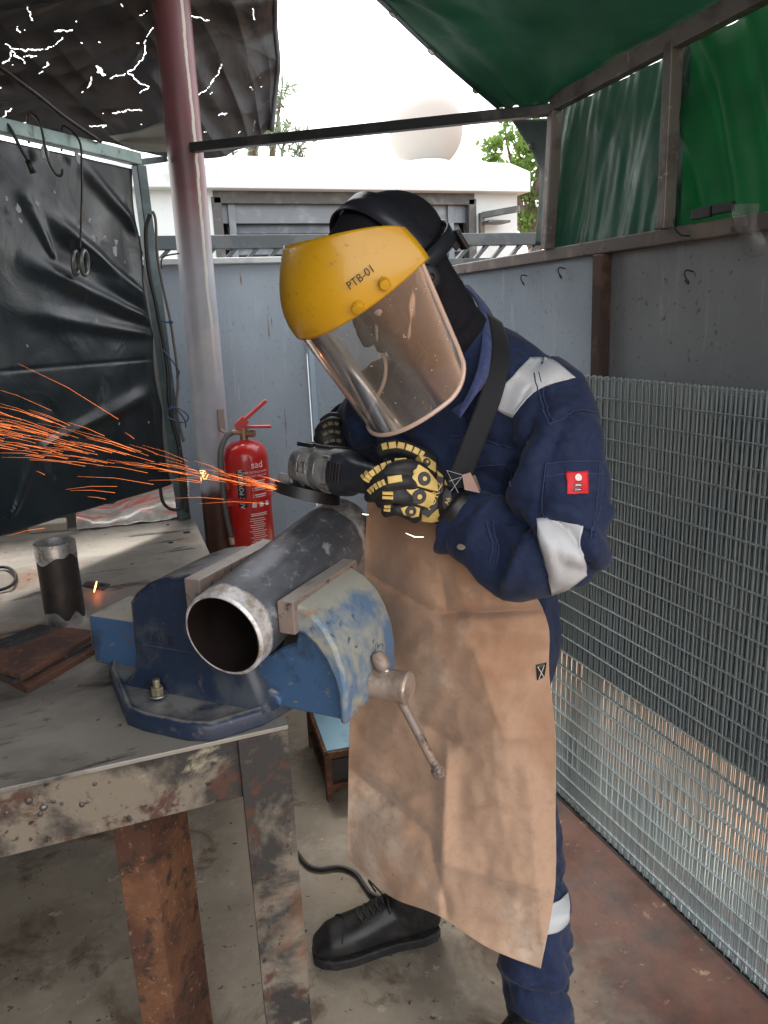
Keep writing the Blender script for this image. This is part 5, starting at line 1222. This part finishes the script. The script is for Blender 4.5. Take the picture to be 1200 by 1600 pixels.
# ------------------------------------------------------------------ leather apron
hides = pm('split_leather', (.43, .28, .19), .92, layers=[(2.6, .47, .62, (.33, .185, .11)), (3.4, .52, .66, (.52, .41, .32)), (9, .56, .74, (.30, .19, .125)), (60, .5, .8, (.34, .22, .145)), (28, .70, .74, (.16, .10, .07))], bump=[(30, .3, .003), (170, .45, .0016)], sheen=.3, spec=.2)
AP = [[(575, 772), (618, 775), (660, 770), (705, 755), (742, 742)],
      [(571, 840), (625, 842), (690, 842), (740, 840), (780, 838)],
      [(568, 905), (640, 905), (710, 905), (775, 910), (826, 912)],
      [(560, 980), (640, 980), (710, 980), (790, 978), (856, 975)],
      [(552, 1060), (625, 1060), (705, 1060), (785, 1060), (858, 1050)],
      [(546, 1150), (622, 1150), (700, 1155), (785, 1155), (868, 1150)],
      [(544, 1240), (615, 1245), (690, 1255), (780, 1260), (868, 1262)],
      [(543, 1328), (600, 1345), (680, 1350), (775, 1370), (867, 1385)],
      [(545, 1342), (610, 1400), (684, 1430), (765, 1482), (845, 1513)]]
AY = [[1.37, 1.32, 1.27, 1.21, 1.165], [1.38, 1.31, 1.24, 1.18, 1.13], [1.395, 1.31, 1.235, 1.165, 1.115], [1.41, 1.315, 1.235, 1.155, 1.10], [1.42, 1.315, 1.225, 1.145, 1.09], [1.42, 1.31, 1.215, 1.135, 1.085], [1.42, 1.305, 1.205, 1.125, 1.08], [1.41, 1.30, 1.195, 1.115, 1.075], [1.405, 1.30, 1.195, 1.11, 1.075]]
pA = [[V((x, y, 0)) for x, y in r] for r in AP]; pY = [[V((y, 0, 0)) for y in r] for r in AY]
CR = [((553, 1205), (680, 1308), -.016, 16), ((556, 1196), (680, 1296), .010, 22), ((700, 1165), (688, 1430), .012, 16), ((690, 1348), (868, 1392), .008, 15), ((688, 958), (862, 952), -.010, 8), ((640, 985), (862, 985), .006, 26), ((575, 895), (690, 962), -.007, 9),
      ((700, 1160), (868, 1148), .004, 10), ((640, 1118), (720, 1165), -.008, 14), ((672, 1305), (700, 1430), -.008, 10), ((735, 1000), (790, 1160), .008, 34), ((600, 1000), (640, 1110), .006, 30), ((690, 900), (700, 960), -.006, 16), ((820, 1150), (850, 1500), .005, 20)]
NU, NV = 110, 190
def apq(u, v): return crom([crom(r, u) for r in pA], v)
DD = []; RR = []; MN = []
for j in range(NV + 1):
    for i in range(NU + 1):
        u, v = i / NU, j / NV; q = apq(u, v); Y = crom([crom(r, u) for r in pY], v).x
        d = ray(q.x, q.y).normalized(); loc, nn, ii, ds = core_bvh.ray_cast(EYE, d)
        dist = (aty(q.x, q.y, Y) - EYE).length; m_ = ds - .022 if loc is not None else 99
        DD.append(min(dist, m_)); RR.append((q, d)); MN.append(m_)
for it in range(140):
    N_ = DD[:]; W1 = NU + 1
    for j in range(NV + 1):
        for i in range(NU + 1):
            k = j * W1 + i; s4 = n4 = 0
            if i > 0: s4 += DD[k - 1]; n4 += 1
            if i < NU: s4 += DD[k + 1]; n4 += 1
            if j > 0: s4 += DD[k - W1]; n4 += 1
            if j < NV: s4 += DD[k + W1]; n4 += 1
            N_[k] = min(s4 / n4, MN[k])
    DD = N_
def apr(u, v):
    k = round(v * NV) * (NU + 1) + round(u * NU); q, d = RR[k]; dist = DD[k]
    h_ = .008 * noise.noise(V((q.x / 60, q.y / 75, 3))) + .004 * noise.noise(V((q.x / 22, q.y / 26, 7))) + .004 * (ridge(noise.noise(V((q.x / 80 + q.y / 200, q.y / 60, 11)))) - .5)
    for (x0, y0), (x1, y1), a_, w_ in CR:
        L2 = (x1 - x0) ** 2 + (y1 - y0) ** 2; t = max(0, min(1, ((q.x - x0) * (x1 - x0) + (q.y - y0) * (y1 - y0)) / L2))
        dd = math.hypot(q.x - x0 - (x1 - x0) * t, q.y - y0 - (y1 - y0) * t); fade = min(1, 4 * min(t, 1 - t) + .35)
        h_ += a_ * (1.5 * math.exp(-(dd / w_) ** 2) + .9 * math.exp(-dd / (w_ * .4))) * fade
    return EYE + d * (dist - h_)
b = MB(); b.grid(apr, 110, 190); apron = b.build('leather_apron', hides, per, smooth=180, solid=.0028)
ap_bvh = BVHTree.FromPolygons(list(b.v), list(b.f))
b = MB(); g = draped([[(837, 1038), (853, 1034)], [(838, 1062), (850, 1056)]], ap_bvh, .003, 1.1, 3, 3); g.build('apron_tag', M['black_plastic'], apron, smooth=180, solid=.001)
b = MB()
for (x0, y0), (x1, y1) in (((839, 1040), (849, 1057)), ((849, 1038), (840, 1060))): b.tube([hit(ap_bvh, x0, y0, 1.1, .0045), hit(ap_bvh, x1, y1, 1.1, .0045)], .0006, 5)
b.build('tag_stitch', wt, apron)
# bib corner tab and laced buckle
tabm = pm('pink_leather', (.36, .24, .20), .7, bump=[(120, .3, .001)])
sheetpx([[(722, 742, 1.11), (735, 738, 1.105)], [(726, 765, 1.11), (750, 770, 1.10)]], 4, 6).build('bib_tab', tabm, apron, solid=.0025)
b = MB()
for (x0, y0), (x1, y1) in (((698, 735), (722, 742)), ((698, 735), (716, 770)), ((724, 742), (704, 768)), ((702, 752), (724, 744))): b.tube([aty(x0, y0, 1.11), aty(x1, y1, 1.108)], .0004, 5)
b.build('bib_lace', refl, apron)

# ------------------------------------------------------------------ gloves
glb = pm('glove_black', (.016, .016, .017), .6, layers=[(40, .5, .7, (.03, .03, .03))], bump=[(90, .3, .0015), (400, .2, .0005)])
tpr = pm('glove_tpr', (.72, .52, .17), .5, layers=[(30, .5, .75, (.5, .34, .10)), (110, .64, .72, (.26, .18, .06))], bump=[(80, .2, .001)])
gry = pm('glove_grey', (.05, .05, .052), .6)
def fingers(mb, chains):
    for pts, r0_, r1_ in chains:
        P = [aty(*p) for p in pts]; k = len(P); limb(mb, P, [r0_ + (r1_ - r0_) * i / (k - 1) for i in range(k)], 14, 16)
gl_ = MB()
wr = aty(714, 794, 1.145)
LCH = [([(676, 722, 1.205), (648, 706, 1.205), (618, 698, 1.215), (594, 706, 1.232)], .0150, .0120),      # thumb along the top
       ([(670, 742, 1.185), (640, 730, 1.170), (617, 733, 1.170), (593, 744, 1.190), (576, 756, 1.225)], .0145, .0115),   # index
       ([(662, 768, 1.175), (632, 752, 1.162), (606, 756, 1.165), (588, 768, 1.190), (578, 776, 1.225)], .0148, .0115),   # middle
       ([(655, 790, 1.175), (628, 776, 1.162), (606, 778, 1.172), (596, 786, 1.200)], .0138, .0110),                      # ring
       ([(650, 808, 1.185), (628, 797, 1.175), (611, 797, 1.187), (603, 800, 1.210)], .0125, .0100)]                      # little
fingers(gl_, LCH)
ld = aty(668, 766, 1.185)
limb(gl_, [aty(668, 745, 1.205), aty(690, 772, 1.185), wr, CW.lerp(EL, .06)], [.023, .028, .031, .0325])
wr2 = wr; limb(gl_, [aty(655, 785, 1.20), aty(688, 795, 1.185), wr], [.024, .028, .028])
limb(gl_, [aty(672, 728, 1.215), aty(688, 752, 1.20), aty(705, 780, 1.18)], [.017, .023, .026])
glove, gbvh = remeshed(gl_, 'glove', .0032, 3, glb, per, lambda p, n: .0006 * noise.noise(p * 120) + .0012 * (ridge(noise.noise(p * 38)) - .5), label='left impact glove with tan rubber knuckle guards')
def G(x, y, off=.002): return hit(gbvh, x, y, 1.19, off)
def plane_of(pts, off):
    P = [hit(gbvh, x, y, 1.19, 0) for x, y in pts]; c = sum(P, V((0, 0, 0))) / len(P); n = V((0, 0, 0))
    for i in range(len(P)): n += (P[i] - c).cross(P[(i + 1) % len(P)] - c)
    e = (EYE - c).normalized()
    n = n.normalized() if n.length > 1e-9 else e
    if n.dot(e) < 0: n = -n
    n = (n * .6 + e * .4).normalized(); return c + n * off, n
def pad_poly(mb, pts, off, th):
    c, n_ = plane_of(pts, off); P = [atp(x, y, c, n_) for x, y in pts]; n = len(P); mid = sum(P, V((0, 0, 0))) / n
    top = [p + n_ * th for p in P]; tin = [mid + (p - mid) * .84 + n_ * (th * 1.5) for p in P]; bot = [p - n_ * .012 for p in P]
    vs = bot + top + tin; fs = []
    for i in range(n):
        j = (i + 1) % n; fs += [(i, j, n + j, n + i), (n + i, n + j, 2 * n + j, 2 * n + i)]
    fs.append(tuple(range(n))[::-1]); fs.append(tuple(range(2 * n, 3 * n))); mb.add(vs, fs); return c, n_
b = MB()
plates = [[(640, 730), (654, 726), (668, 735), (682, 752), (684, 768), (668, 764), (652, 760), (640, 750), (646, 741)],
          [(634, 764), (650, 762), (668, 768), (680, 772), (676, 786), (668, 793), (652, 788), (636, 780), (638, 772)],
          [(626, 794), (640, 788), (656, 794), (654, 806), (644, 808), (630, 803)],
          [(654, 712), (668, 716), (680, 724), (680, 738), (672, 734), (660, 726)],
          [(682, 736), (690, 742), (696, 752), (700, 760), (692, 758), (685, 750)],
          [(660, 800), (668, 796), (672, 804), (690, 790), (695, 802), (694, 812), (676, 816), (660, 814)]]
PLN = []
for pl in plates:
    g = MB(); PLN.append(pad_poly(g, pl, .0015, .0028)); g.build('rubber_guard', tpr, glove, smooth=35)
for x, y, r, ip in ((667, 722, 6.5, 3), (663, 748, 11, 0), (655, 776, 12, 1), (642, 799, 9, 2)):
    c, n_ = PLN[ip]; c = atp(x, y, c + n_ * .0048, n_); rm = r * (c - EYE).length / F_PX
    k_ = MB(); k_.turn(c, n_, [(rm, -.006), (rm, .0006), (rm * .88, .0022), (rm * .58, .0024), (rm * .5, .0012), (rm * .2, .001)], 24); kd = k_.build('knuckle_disc', gry, glove, smooth=35)
    k_ = MB(); k_.turn(c, n_, [(rm * .36, .0008), (rm * .33, .003), (rm * .15, .0034)], 16); k_.build('knuckle_stud', tpr, glove, smooth=35)
def fpad(pts, wpx, name='finger_guard', segs_=6):
    C = smoothpts([(x, y, 0) for x, y in pts], segs_)
    for i in range(segs_):
        a_, c_ = C[i], C[i + 1]; d = (c_ - a_); nrm = V((-d.y, d.x, 0)).normalized() * wpx
        e = a_.lerp(c_, .08); f_ = a_.lerp(c_, .92); m_ = MB()
        pad_poly(m_, [((e - nrm).x, (e - nrm).y), ((f_ - nrm).x, (f_ - nrm).y), ((f_ + nrm).x, (f_ + nrm).y), ((e + nrm).x, (e + nrm).y)], .0012, .002); m_.build(name, tpr, glove, smooth=30)
fpad([(596, 699), (620, 695), (645, 702), (662, 711)], 5.0, segs_=6)
fpad([(637, 722), (615, 723)], 5.5, segs_=1); fpad([(613, 725), (595, 731), (578, 742), (571, 752)], 5, segs_=6)
fpad([(630, 747), (604, 751)], 5.5, segs_=1); fpad([(602, 753), (588, 760), (577, 770)], 4.5, segs_=5)
for yy in (771, 778): fpad([(616, yy), (596, yy - 1)], 2.4, segs_=1)
for yy in (791, 797): fpad([(611, yy), (599, yy - 1)], 2.2, segs_=1)
for x, y in ((618, 775), (610, 795)): pass
b = MB(); pad_poly(b, [(683, 744), (693, 746), (693, 768), (684, 792), (668, 808), (656, 801), (670, 786), (679, 766)], .0085, .0016); b.build('logo_plate', gry, glove, smooth=35); lc_, ln_ = plane_of([(683, 744), (693, 746), (693, 768), (684, 792), (668, 808), (656, 801), (670, 786), (679, 766)], .0085 + .0024)
b = MB(); pad_poly(b, [(697, 762), (704, 768), (707, 782), (703, 798), (697, 804), (692, 790), (692, 774)], .0050, .0016); b.build('wrist_plate', gry, glove, smooth=35); wc_, wn_2 = plane_of([(697, 762), (704, 768), (707, 782), (703, 798), (697, 804), (692, 790), (692, 774)], .0050 + .0024)
def px_text(s, size, x, y, ang, pc_, pn__, off, bend=0.0):
    vs, fs = text_faces(s, size); b = MB(); out = []
    for p in vs:
        a_ = math.radians(ang + bend * p.x); a0_ = math.radians(ang + bend * p.x * .5)
        e1 = (math.cos(a0_), math.sin(a0_)); e2 = (math.sin(a_), -math.cos(a_))
        out.append(atp(x + e1[0] * p.x + e2[0] * p.y, y + e1[1] * p.x + e2[1] * p.y, pc_ + pn__ * off, pn__))
    b.add(out, fs); return b
px_text('TORQ', 17, 679, 777, -66, lc_, ln_, .0045, -1.0).build('glove_lettering', tpr, glove); px_text('A6', 10, 699.5, 783, -74, wc_, wn_2, .0012).build('glove_lettering', tpr, glove)
b = MB()   # wrist strap of the glove
wd_ = (CW.lerp(EL, .06) - wr).normalized(); wu = wd_.cross(V((0, 0, 1))).normalized(); ww = wu.cross(wd_)
wc = wr + wd_ * .004
b.loft([[wc + wd_ * (-.017 + .034 * k / 4) + wu * ((.0335 + .002 * math.sin(PI * k / 4)) * math.cos(2 * PI * i / 36)) + ww * ((.0345 + .002 * math.sin(PI * k / 4)) * math.sin(2 * PI * i / 36)) for i in range(36)] for k in range(5)], cap=False)
b.build('wrist_strap', M['black_plastic'], glove, smooth=180, solid=.003)
p = hit(gbvh, 737, 796, 1.12, .008); b = MB(); b.ball(hit(cov_bvh, 737, 790, 1.10, .004), .0085, 14, (.7, .45, 1.5)); b.build('pull_tab', pm('white_rubber', (.7, .66, .62), .4), glove, smooth=180)

# right glove, holding the side handle
gr_ = MB()
RC = [([(530, 664, 1.47), (518, 661, 1.455), (506, 667, 1.45), (498, 676, 1.46)], .0135, .011),
      ([(532, 677, 1.465), (519, 673, 1.445), (506, 678, 1.44), (497, 688, 1.452)], .0135, .011),
      ([(534, 690, 1.46), (521, 687, 1.44), (508, 691, 1.437), (501, 700, 1.45)], .013, .0105),
      ([(536, 702, 1.46), (524, 701, 1.443), (513, 705, 1.442), (507, 711, 1.455)], .012, .010),
      ([(538, 661, 1.485), (528, 653, 1.49), (515, 654, 1.50), (505, 661, 1.50)], .013, .011)]
fingers(gr_, RC)
limb(gr_, [aty(534, 671, 1.48), aty(542, 681, 1.49), WR.lerp(ER, .1)], [.024, .028, .03]); limb(gr_, [aty(536, 699, 1.475), aty(544, 694, 1.49), WR.lerp(ER, .1)], [.02, .025, .028])
gl2, g2b = remeshed(gr_, 'glove', .0034, 3, glb, per, lambda p, n: .0012 * (ridge(noise.noise(p * 38)) - .5), label='right glove mostly hidden behind the grinder')
gbvh_s = gbvh; gbvh = g2b
for pts in ([(529, 664), (516, 661), (504, 669)], [(531, 677), (517, 673), (504, 681)], [(533, 690), (519, 687), (506, 694)]):
    C = smoothpts([(x, y, 0) for x, y in pts], 3)
    for i in range(3):
        a_, c_ = C[i], C[i + 1]; d = c_ - a_; nn_ = V((-d.y, d.x, 0)).normalized() * 2.6; e = a_.lerp(c_, .1); f_ = a_.lerp(c_, .9); m_ = MB()
        pad_poly(m_, [((e - nn_).x, (e - nn_).y), ((f_ - nn_).x, (f_ - nn_).y), ((f_ + nn_).x, (f_ + nn_).y), ((e + nn_).x, (e + nn_).y)], .001, .002); m_.build('finger_guard', pm('glove_tpr_dark', (.13, .11, .06), .6), gl2, smooth=30)  # darker than the guards of the left glove
gbvh = gbvh_s

# ------------------------------------------------------------------ boots
boot_m = pm('boot_leather', (.013, .013, .014), .42, layers=[(14, .5, .68, (.035, .033, .032), .55)], bump=[(40, .25, .002), (160, .2, .0008)])
sole_m = pm('boot_sole', (.012, .012, .012), .7, layers=[(30, .5, .7, (.05, .045, .04))])
def boot(heel, toe, lbl, lean, sh=1.0):
    heel = V(heel); toe = V(toe); heel.z = toe.z = 0; d = (toe - heel).normalized(); s_ = V((-d.y, d.x, 0)); L = (toe - heel).length
    def sec(t, w_, h0, h1, e=2.4): return ell(heel + d * (L * t) + V((0, 0, (h0 + h1) / 2)), s_, V((0, 0, 1)), w_, (h1 - h0) / 2, 24, e)
    b = MB(); closed(b, [sec(.02, .032, .03, .11), sec(.12, .040, .02, .13), sec(.3, .041, .02, .135), sec(.45, .043, .02, .125), sec(.6, .048, .02, .105), sec(.75, .051, .02, .092), sec(.88, .047, .02, .082), sec(.97, .034, .022, .06)])
    top = heel + d * (L * .20) + lean; limb(b, [heel + d * (L * .24) + V((0, 0, .07)), heel + d * (L * .24) + V((0, 0, .14)), top + V((0, 0, .20)), top + V((0, 0, .20 + .05 * sh))], [.050 * sh, .055 * sh, .060 * sh, .062 * sh])
    o, bv = remeshed(b, 'boot', .0045, 4, boot_m, per, lambda p, n: .0025 * (ridge(noise.noise(p * 22)) - .5) * min(1, max(0, (.75 - (p - heel).dot(d) / L) * 3)), label=lbl)
    so2 = MB(); pr = []
    for t, w_ in ((0, .018), (.04, .032), (.15, .040), (.35, .038), (.5, .042), (.7, .052), (.85, .050), (.95, .038), (1.0, .02)): pr.append((t, w_))
    out = [heel + d * (L * t * 1.02 - .003) + s_ * w_ for t, w_ in pr] + [heel + d * (L * t * 1.02 - .003) - s_ * w_ for t, w_ in pr[::-1]]
    so2.prism([p + V((0, 0, .0015)) for p in out], (0, 0, .024)); so2.build('sole', sole_m, o, bevel=.004, smooth=40)
    lc = MB()
    def on(t, w_, z_=.3):      # a point on the upper, found from above
        q = heel + d * (L * t) + s_ * w_; loc, nn, i_, ds = bv.ray_cast(q + V((0, 0, .145 if t > .38 else .2)), V((0, 0, -1))); return (loc + V((0, 0, .0025))) if loc else q + V((0, 0, .12))
    for k in range(5):
        t = .42 + .05 * k
        lc.tube(smoothpts([on(t, .026), on(t + .02, .012), on(t + .03, 0), on(t + .02, -.012), on(t, -.026)], 12), .0026, 6)
        lc.tube(smoothpts([on(t + .04, .026), on(t + .02, .0), on(t, -.026)], 10), .0022, 6)
    if 'full' in lbl:
        a_ = on(.42, -.01); lc.tube(smoothpts([a_, a_ + s_ * .03 + V((0, 0, .03)), a_ + s_ * .06 + V((0, 0, .0)), a_ + s_ * .02 + V((0, 0, .004))], 16), .0022, 6)
        lc.tube(smoothpts([a_, a_ - s_ * .03 + V((0, 0, .028)) + d * .03, a_ - s_ * .055 + V((0, 0, -.03)) + d * .01], 16), .0022, 6)
    tc_ = MB(); tc_.tube([on(.80 - .05 * math.cos(k / 12 * PI - PI / 2) * 1.0 , -.046 + .092 * k / 12) for k in range(13)], .0016, 6); tc_.build('toe_seam', sole_m, o, smooth=180)
    lc.build('lace', M['cable'], o, smooth=180)
tR = atz(492, 1500, 0); hR = atz(684, 1456, 0)
boot(hR, tR, 'right work boot in full view', V((0, 0, 0)))
aL = V((AL.x, AL.y, 0)); boot(aL + V((.05, .03, 0)), aL + V((-.22, -.12, 0)), 'left work boot under the navy trouser leg', V((0, 0, -.06)), .78)

# ------------------------------------------------------------------ grinder
gd = thing('angle_grinder', 'worn grey and black angle grinder held in both gloves, cutting disc on the pipe rim', 'grinder', tuple(aty(485, 768, 1.435)))
DC = aty(478, 769, 1.435)
t1 = V((.885, -.335, -.275)).normalized()
hand = aty(606, 742, 1.225)
g_ax = (hand - aty(500, 722, 1.42)).normalized()
nz = t1.cross(V((.15, 1, .10))).normalized()
if nz.z < 0: nz = -nz
nz = (nz - g_ax * g_ax.dot(nz)).normalized(); gs = nz.cross(g_ax).normalized()
disc_m = pm('disc', (.03, .028, .026), .8, layers=[(30, .5, .65, (.07, .06, .05))], bump=[(200, .4, .001)])
b = MB(); b.turn(DC, nz, [(.004, -.0015), (.0605, -.0015), (.0605, .0015), (.004, .0015)], 56); b.build('cutting_disc', disc_m, gd, smooth=40)
b = MB(); rings = []; n = 30; a00 = math.atan2(g_ax.dot(nz.cross(t1)), g_ax.dot(t1)); t2 = nz.cross(t1)
gv = []; gf = []
for k in range(n + 1):
    a_ = a00 - 1.75 + 3.5 * k / n; dr_ = t1 * math.cos(a_) + t2 * math.sin(a_)
    gv += [DC + dr_ * .018 + nz * .012, DC + dr_ * .066 + nz * .012, DC + dr_ * .068 + nz * -.008, DC + dr_ * .060 + nz * -.009]
    if k: o_ = 4 * (k - 1); gf += [(o_ + j, o_ + j + 1, o_ + 5 + j, o_ + 4 + j) for j in range(3)]
b.add(gv, gf); b.build('disc_guard', M['black_plastic'], gd, solid=.0025, smooth=30)
head_m = pm('gear_head', (.30, .31, .305), .4, .15, layers=[(14, .5, .62, (.14, .14, .137), .5), (50, .6, .68, (.36, .35, .33), .35, .9)], bump=[(50, .3, .002)])
b = MB()
HCn = DC + nz * .050 + g_ax * .012 + t1 * .004
def gsec(t, w_, h_, up=0, e=3): return ell(HCn + g_ax * t + nz * up, gs, nz, w_, h_, 24, e)
b.loft([gsec(-.050, .020, .014, -.004), gsec(-.046, .030, .024, -.002), gsec(-.030, .039, .033, .001), gsec(.0, .041, .038, .003), gsec(.03, .042, .040, .004), gsec(.036, .039, .037, .003), gsec(.042, .043, .041, .004), gsec(.092, .043, .041, .004), gsec(.098, .041, .039, .003)])
b.build('gear_head', head_m, gd, smooth=50)
b = MB(); b.turn(DC, nz, [(.022, .006), (.026, .010), (.028, .020), (.024, .026)], 28); b.build('bearing_flange', M['dark_steel'], gd, smooth=40)
b = MB()
for k in range(5): b.box(HCn + g_ax * (.040 + .010 * k) + nz * .0445, (.005, .055, .006), Matrix((g_ax, gs, nz)).transposed())
b.box(HCn + g_ax * (-.004) + nz * .043, (.05, .05, .008), Matrix((g_ax, gs, nz)).transposed())
b.build('vent_rib', M['black_plastic'], gd, bevel=.0008)
b = MB(); b.loft([gsec(t + .05, w_, h_, u_, 2.6) for t, w_, h_, u_ in ((.046, .041, .040, .002), (.05, .043, .042, .002), (.062, .043, .042, .002), (.072, .036, .035, .001), (.09, .030, .029, .0), (.15, .027, .026, 0), (.19, .027, .026, 0), (.20, .024, .024, 0), (.205, .018, .018, 0))])
b.build('motor_body', pm('body_blue_black', (.022, .025, .034), .45, layers=[(20, .5, .7, (.05, .05, .055))], bump=[(70, .2, .001)]), gd, smooth=50)
b = MB()
for s_ in (-1, 1):
    for t in (.094,):
        for u_ in (-.024, .026): q = HCn + g_ax * t + gs * (s_ * .036) + nz * u_; b.cyl(q - g_ax * .01, q + g_ax * .008, .0055, n=10)
b.build('housing_screw', M['bright_steel'], gd, smooth=40)
hs = aty(516, 675, 1.475)
b = MB(); b.tube([HCn + gs * .02, HCn + gs * .05, hs.lerp(HCn + gs * .05, .4), hs, hs + (hs - HCn - gs * .05).normalized() * .012], [.008, .010, .015, .017, .018], 16); b.build('side_handle', M['black_plastic'], gd, smooth=50)
b = MB()
for k in range(3): b.turn(HCn + g_ax * (.004 + .028 * k) + nz * .003, g_ax, [(.0432, -.0012), (.0445, -.0008), (.0445, .0008), (.0432, .0012)], 36, cap=False)
b.build('housing_rib', head_m, gd, smooth=40)
vg_ = -gs if (-gs).dot(EYE - HCn) > 0 else gs
b = MB()
for k in range(4): b.box(HCn + g_ax * (.112 + .009 * k) + vg_ * .0425 + nz * .004, (.004, .004, .034), Matrix((g_ax, gs, nz)).transposed())
b.build('air_slot', M['cable'], gd, bevel=.001)
b = MB(); b.box(HCn + g_ax * .018 + vg_ * .0415 + nz * .002, (.032, .003, .022), Matrix((g_ax, gs, nz)).transposed()); b.build('rating_plate', pm('rating_plate', (.10, .10, .105), .4, layers=[(60, .5, .6, (.35, .35, .34))]), gd, bevel=.001)
b = MB(); b.cyl(HCn + g_ax * -.02 + nz * .036, HCn + g_ax * -.02 + nz * .049, .009, n=16); b.build('lock_button', M['black_plastic'], gd, bevel=.002)
b = MB(); q = DC + t1 * -.045 + nz * .018; b.box(q, (.022, .014, .016), Matrix((t1, t2, nz)).transposed()); b.build('guard_clamp', M['dark_steel'], gd, bevel=.001)

# ------------------------------------------------------------------ sparks
spk = MB(); src = aty(520, 778, 1.40)
def streak(x, y, L, ang, Y, r):
    a_ = math.radians(ang); x2, y2 = x - L * math.cos(a_), y - L * math.sin(a_)
    p, q = aty(x, y, Y), aty(x2, y2, Y + .25 * L / 400); m_ = (p + q) / 2 + V((0, 0, .004 * L / 100)); r *= .42; spk.tube([p, m_, q], [r, r * .8, r * .3], 4)
for i in range(60):      # the dense fan leaving the disc
    t = random.random(); x = 515 - t * 90; y = 777 - t * 18 + random.uniform(-1, 1) * (3 + 8 * t); streak(x, y, random.uniform(18, 46), random.uniform(8, 20), 1.41, random.uniform(.0004, .0008))
for i in range(130):
    t = random.random() ** .8; x = 430 - t * 430; cy = 762 - (430 - x) * .185 - max(0, 250 - x) * .03; spread = 4 + (430 - x) * .085
    y = cy + max(-1.8, min(2.2, random.gauss(0, .55))) * spread; sl_ = 11 + 7 * (cy - y) / spread + random.uniform(-2, 2)
    streak(x, y, random.uniform(25, 130) * (.5 + .6 * t), sl_, 1.45 + .1 * t, random.uniform(.00028, .0006))
for x, y, L, a_ in ((185, 655, 180, 29), (110, 665, 70, 21), (240, 757, 120, 6), (180, 770, 70, 3), (350, 737, 50, 20), (420, 787, 110, 0), (210, 686, 18, 35), (70, 825, 60, -12), (165, 780, 28, 8), (70, 742, 15, 25), (350, 780, 80, 1)): streak(x, y, L, a_, 1.5, .0005)
tag(spk.build('sparks', emit_mat('spark_orange', (1, .23, .055), .85), fix=False), 'fan of fine orange sparks streaming left from the grinder disc', 'sparks', kind='stuff')
sp2 = MB()
for k in range(14):
    c = aty(318 + random.gauss(0, 3), 742 + random.gauss(0, 4), 1.46); d = V((random.gauss(0, 1), random.gauss(0, .4), random.gauss(0, 1))).normalized() * random.uniform(.003, .009); sp2.tube([c, c + d], [.0004, .0002], 4)
tag(sp2.build('sparks', emit_mat('spark_bright', (1, .5, .15), 2), fix=False), 'small bursting knot of bright yellow sparks in front of the pole', 'sparks', kind='stuff')
for x, y, x2, y2, lb in ((566, 803, 576, 804, 'tiny white hot spark over the pipe beside the apron edge'), (634, 833, 662, 839, 'pale forked spark crossing the apron below the glove')):
    b = MB(); b.tube([aty(x, y, 1.1), aty((x + x2) / 2, y2, 1.1), aty(x2, y2, 1.1)], [.0003, .0008, .0003], 6); tag(b.build('spark', emit_mat('spark_white', (1, .6, .4), 2)), lb, 'spark')
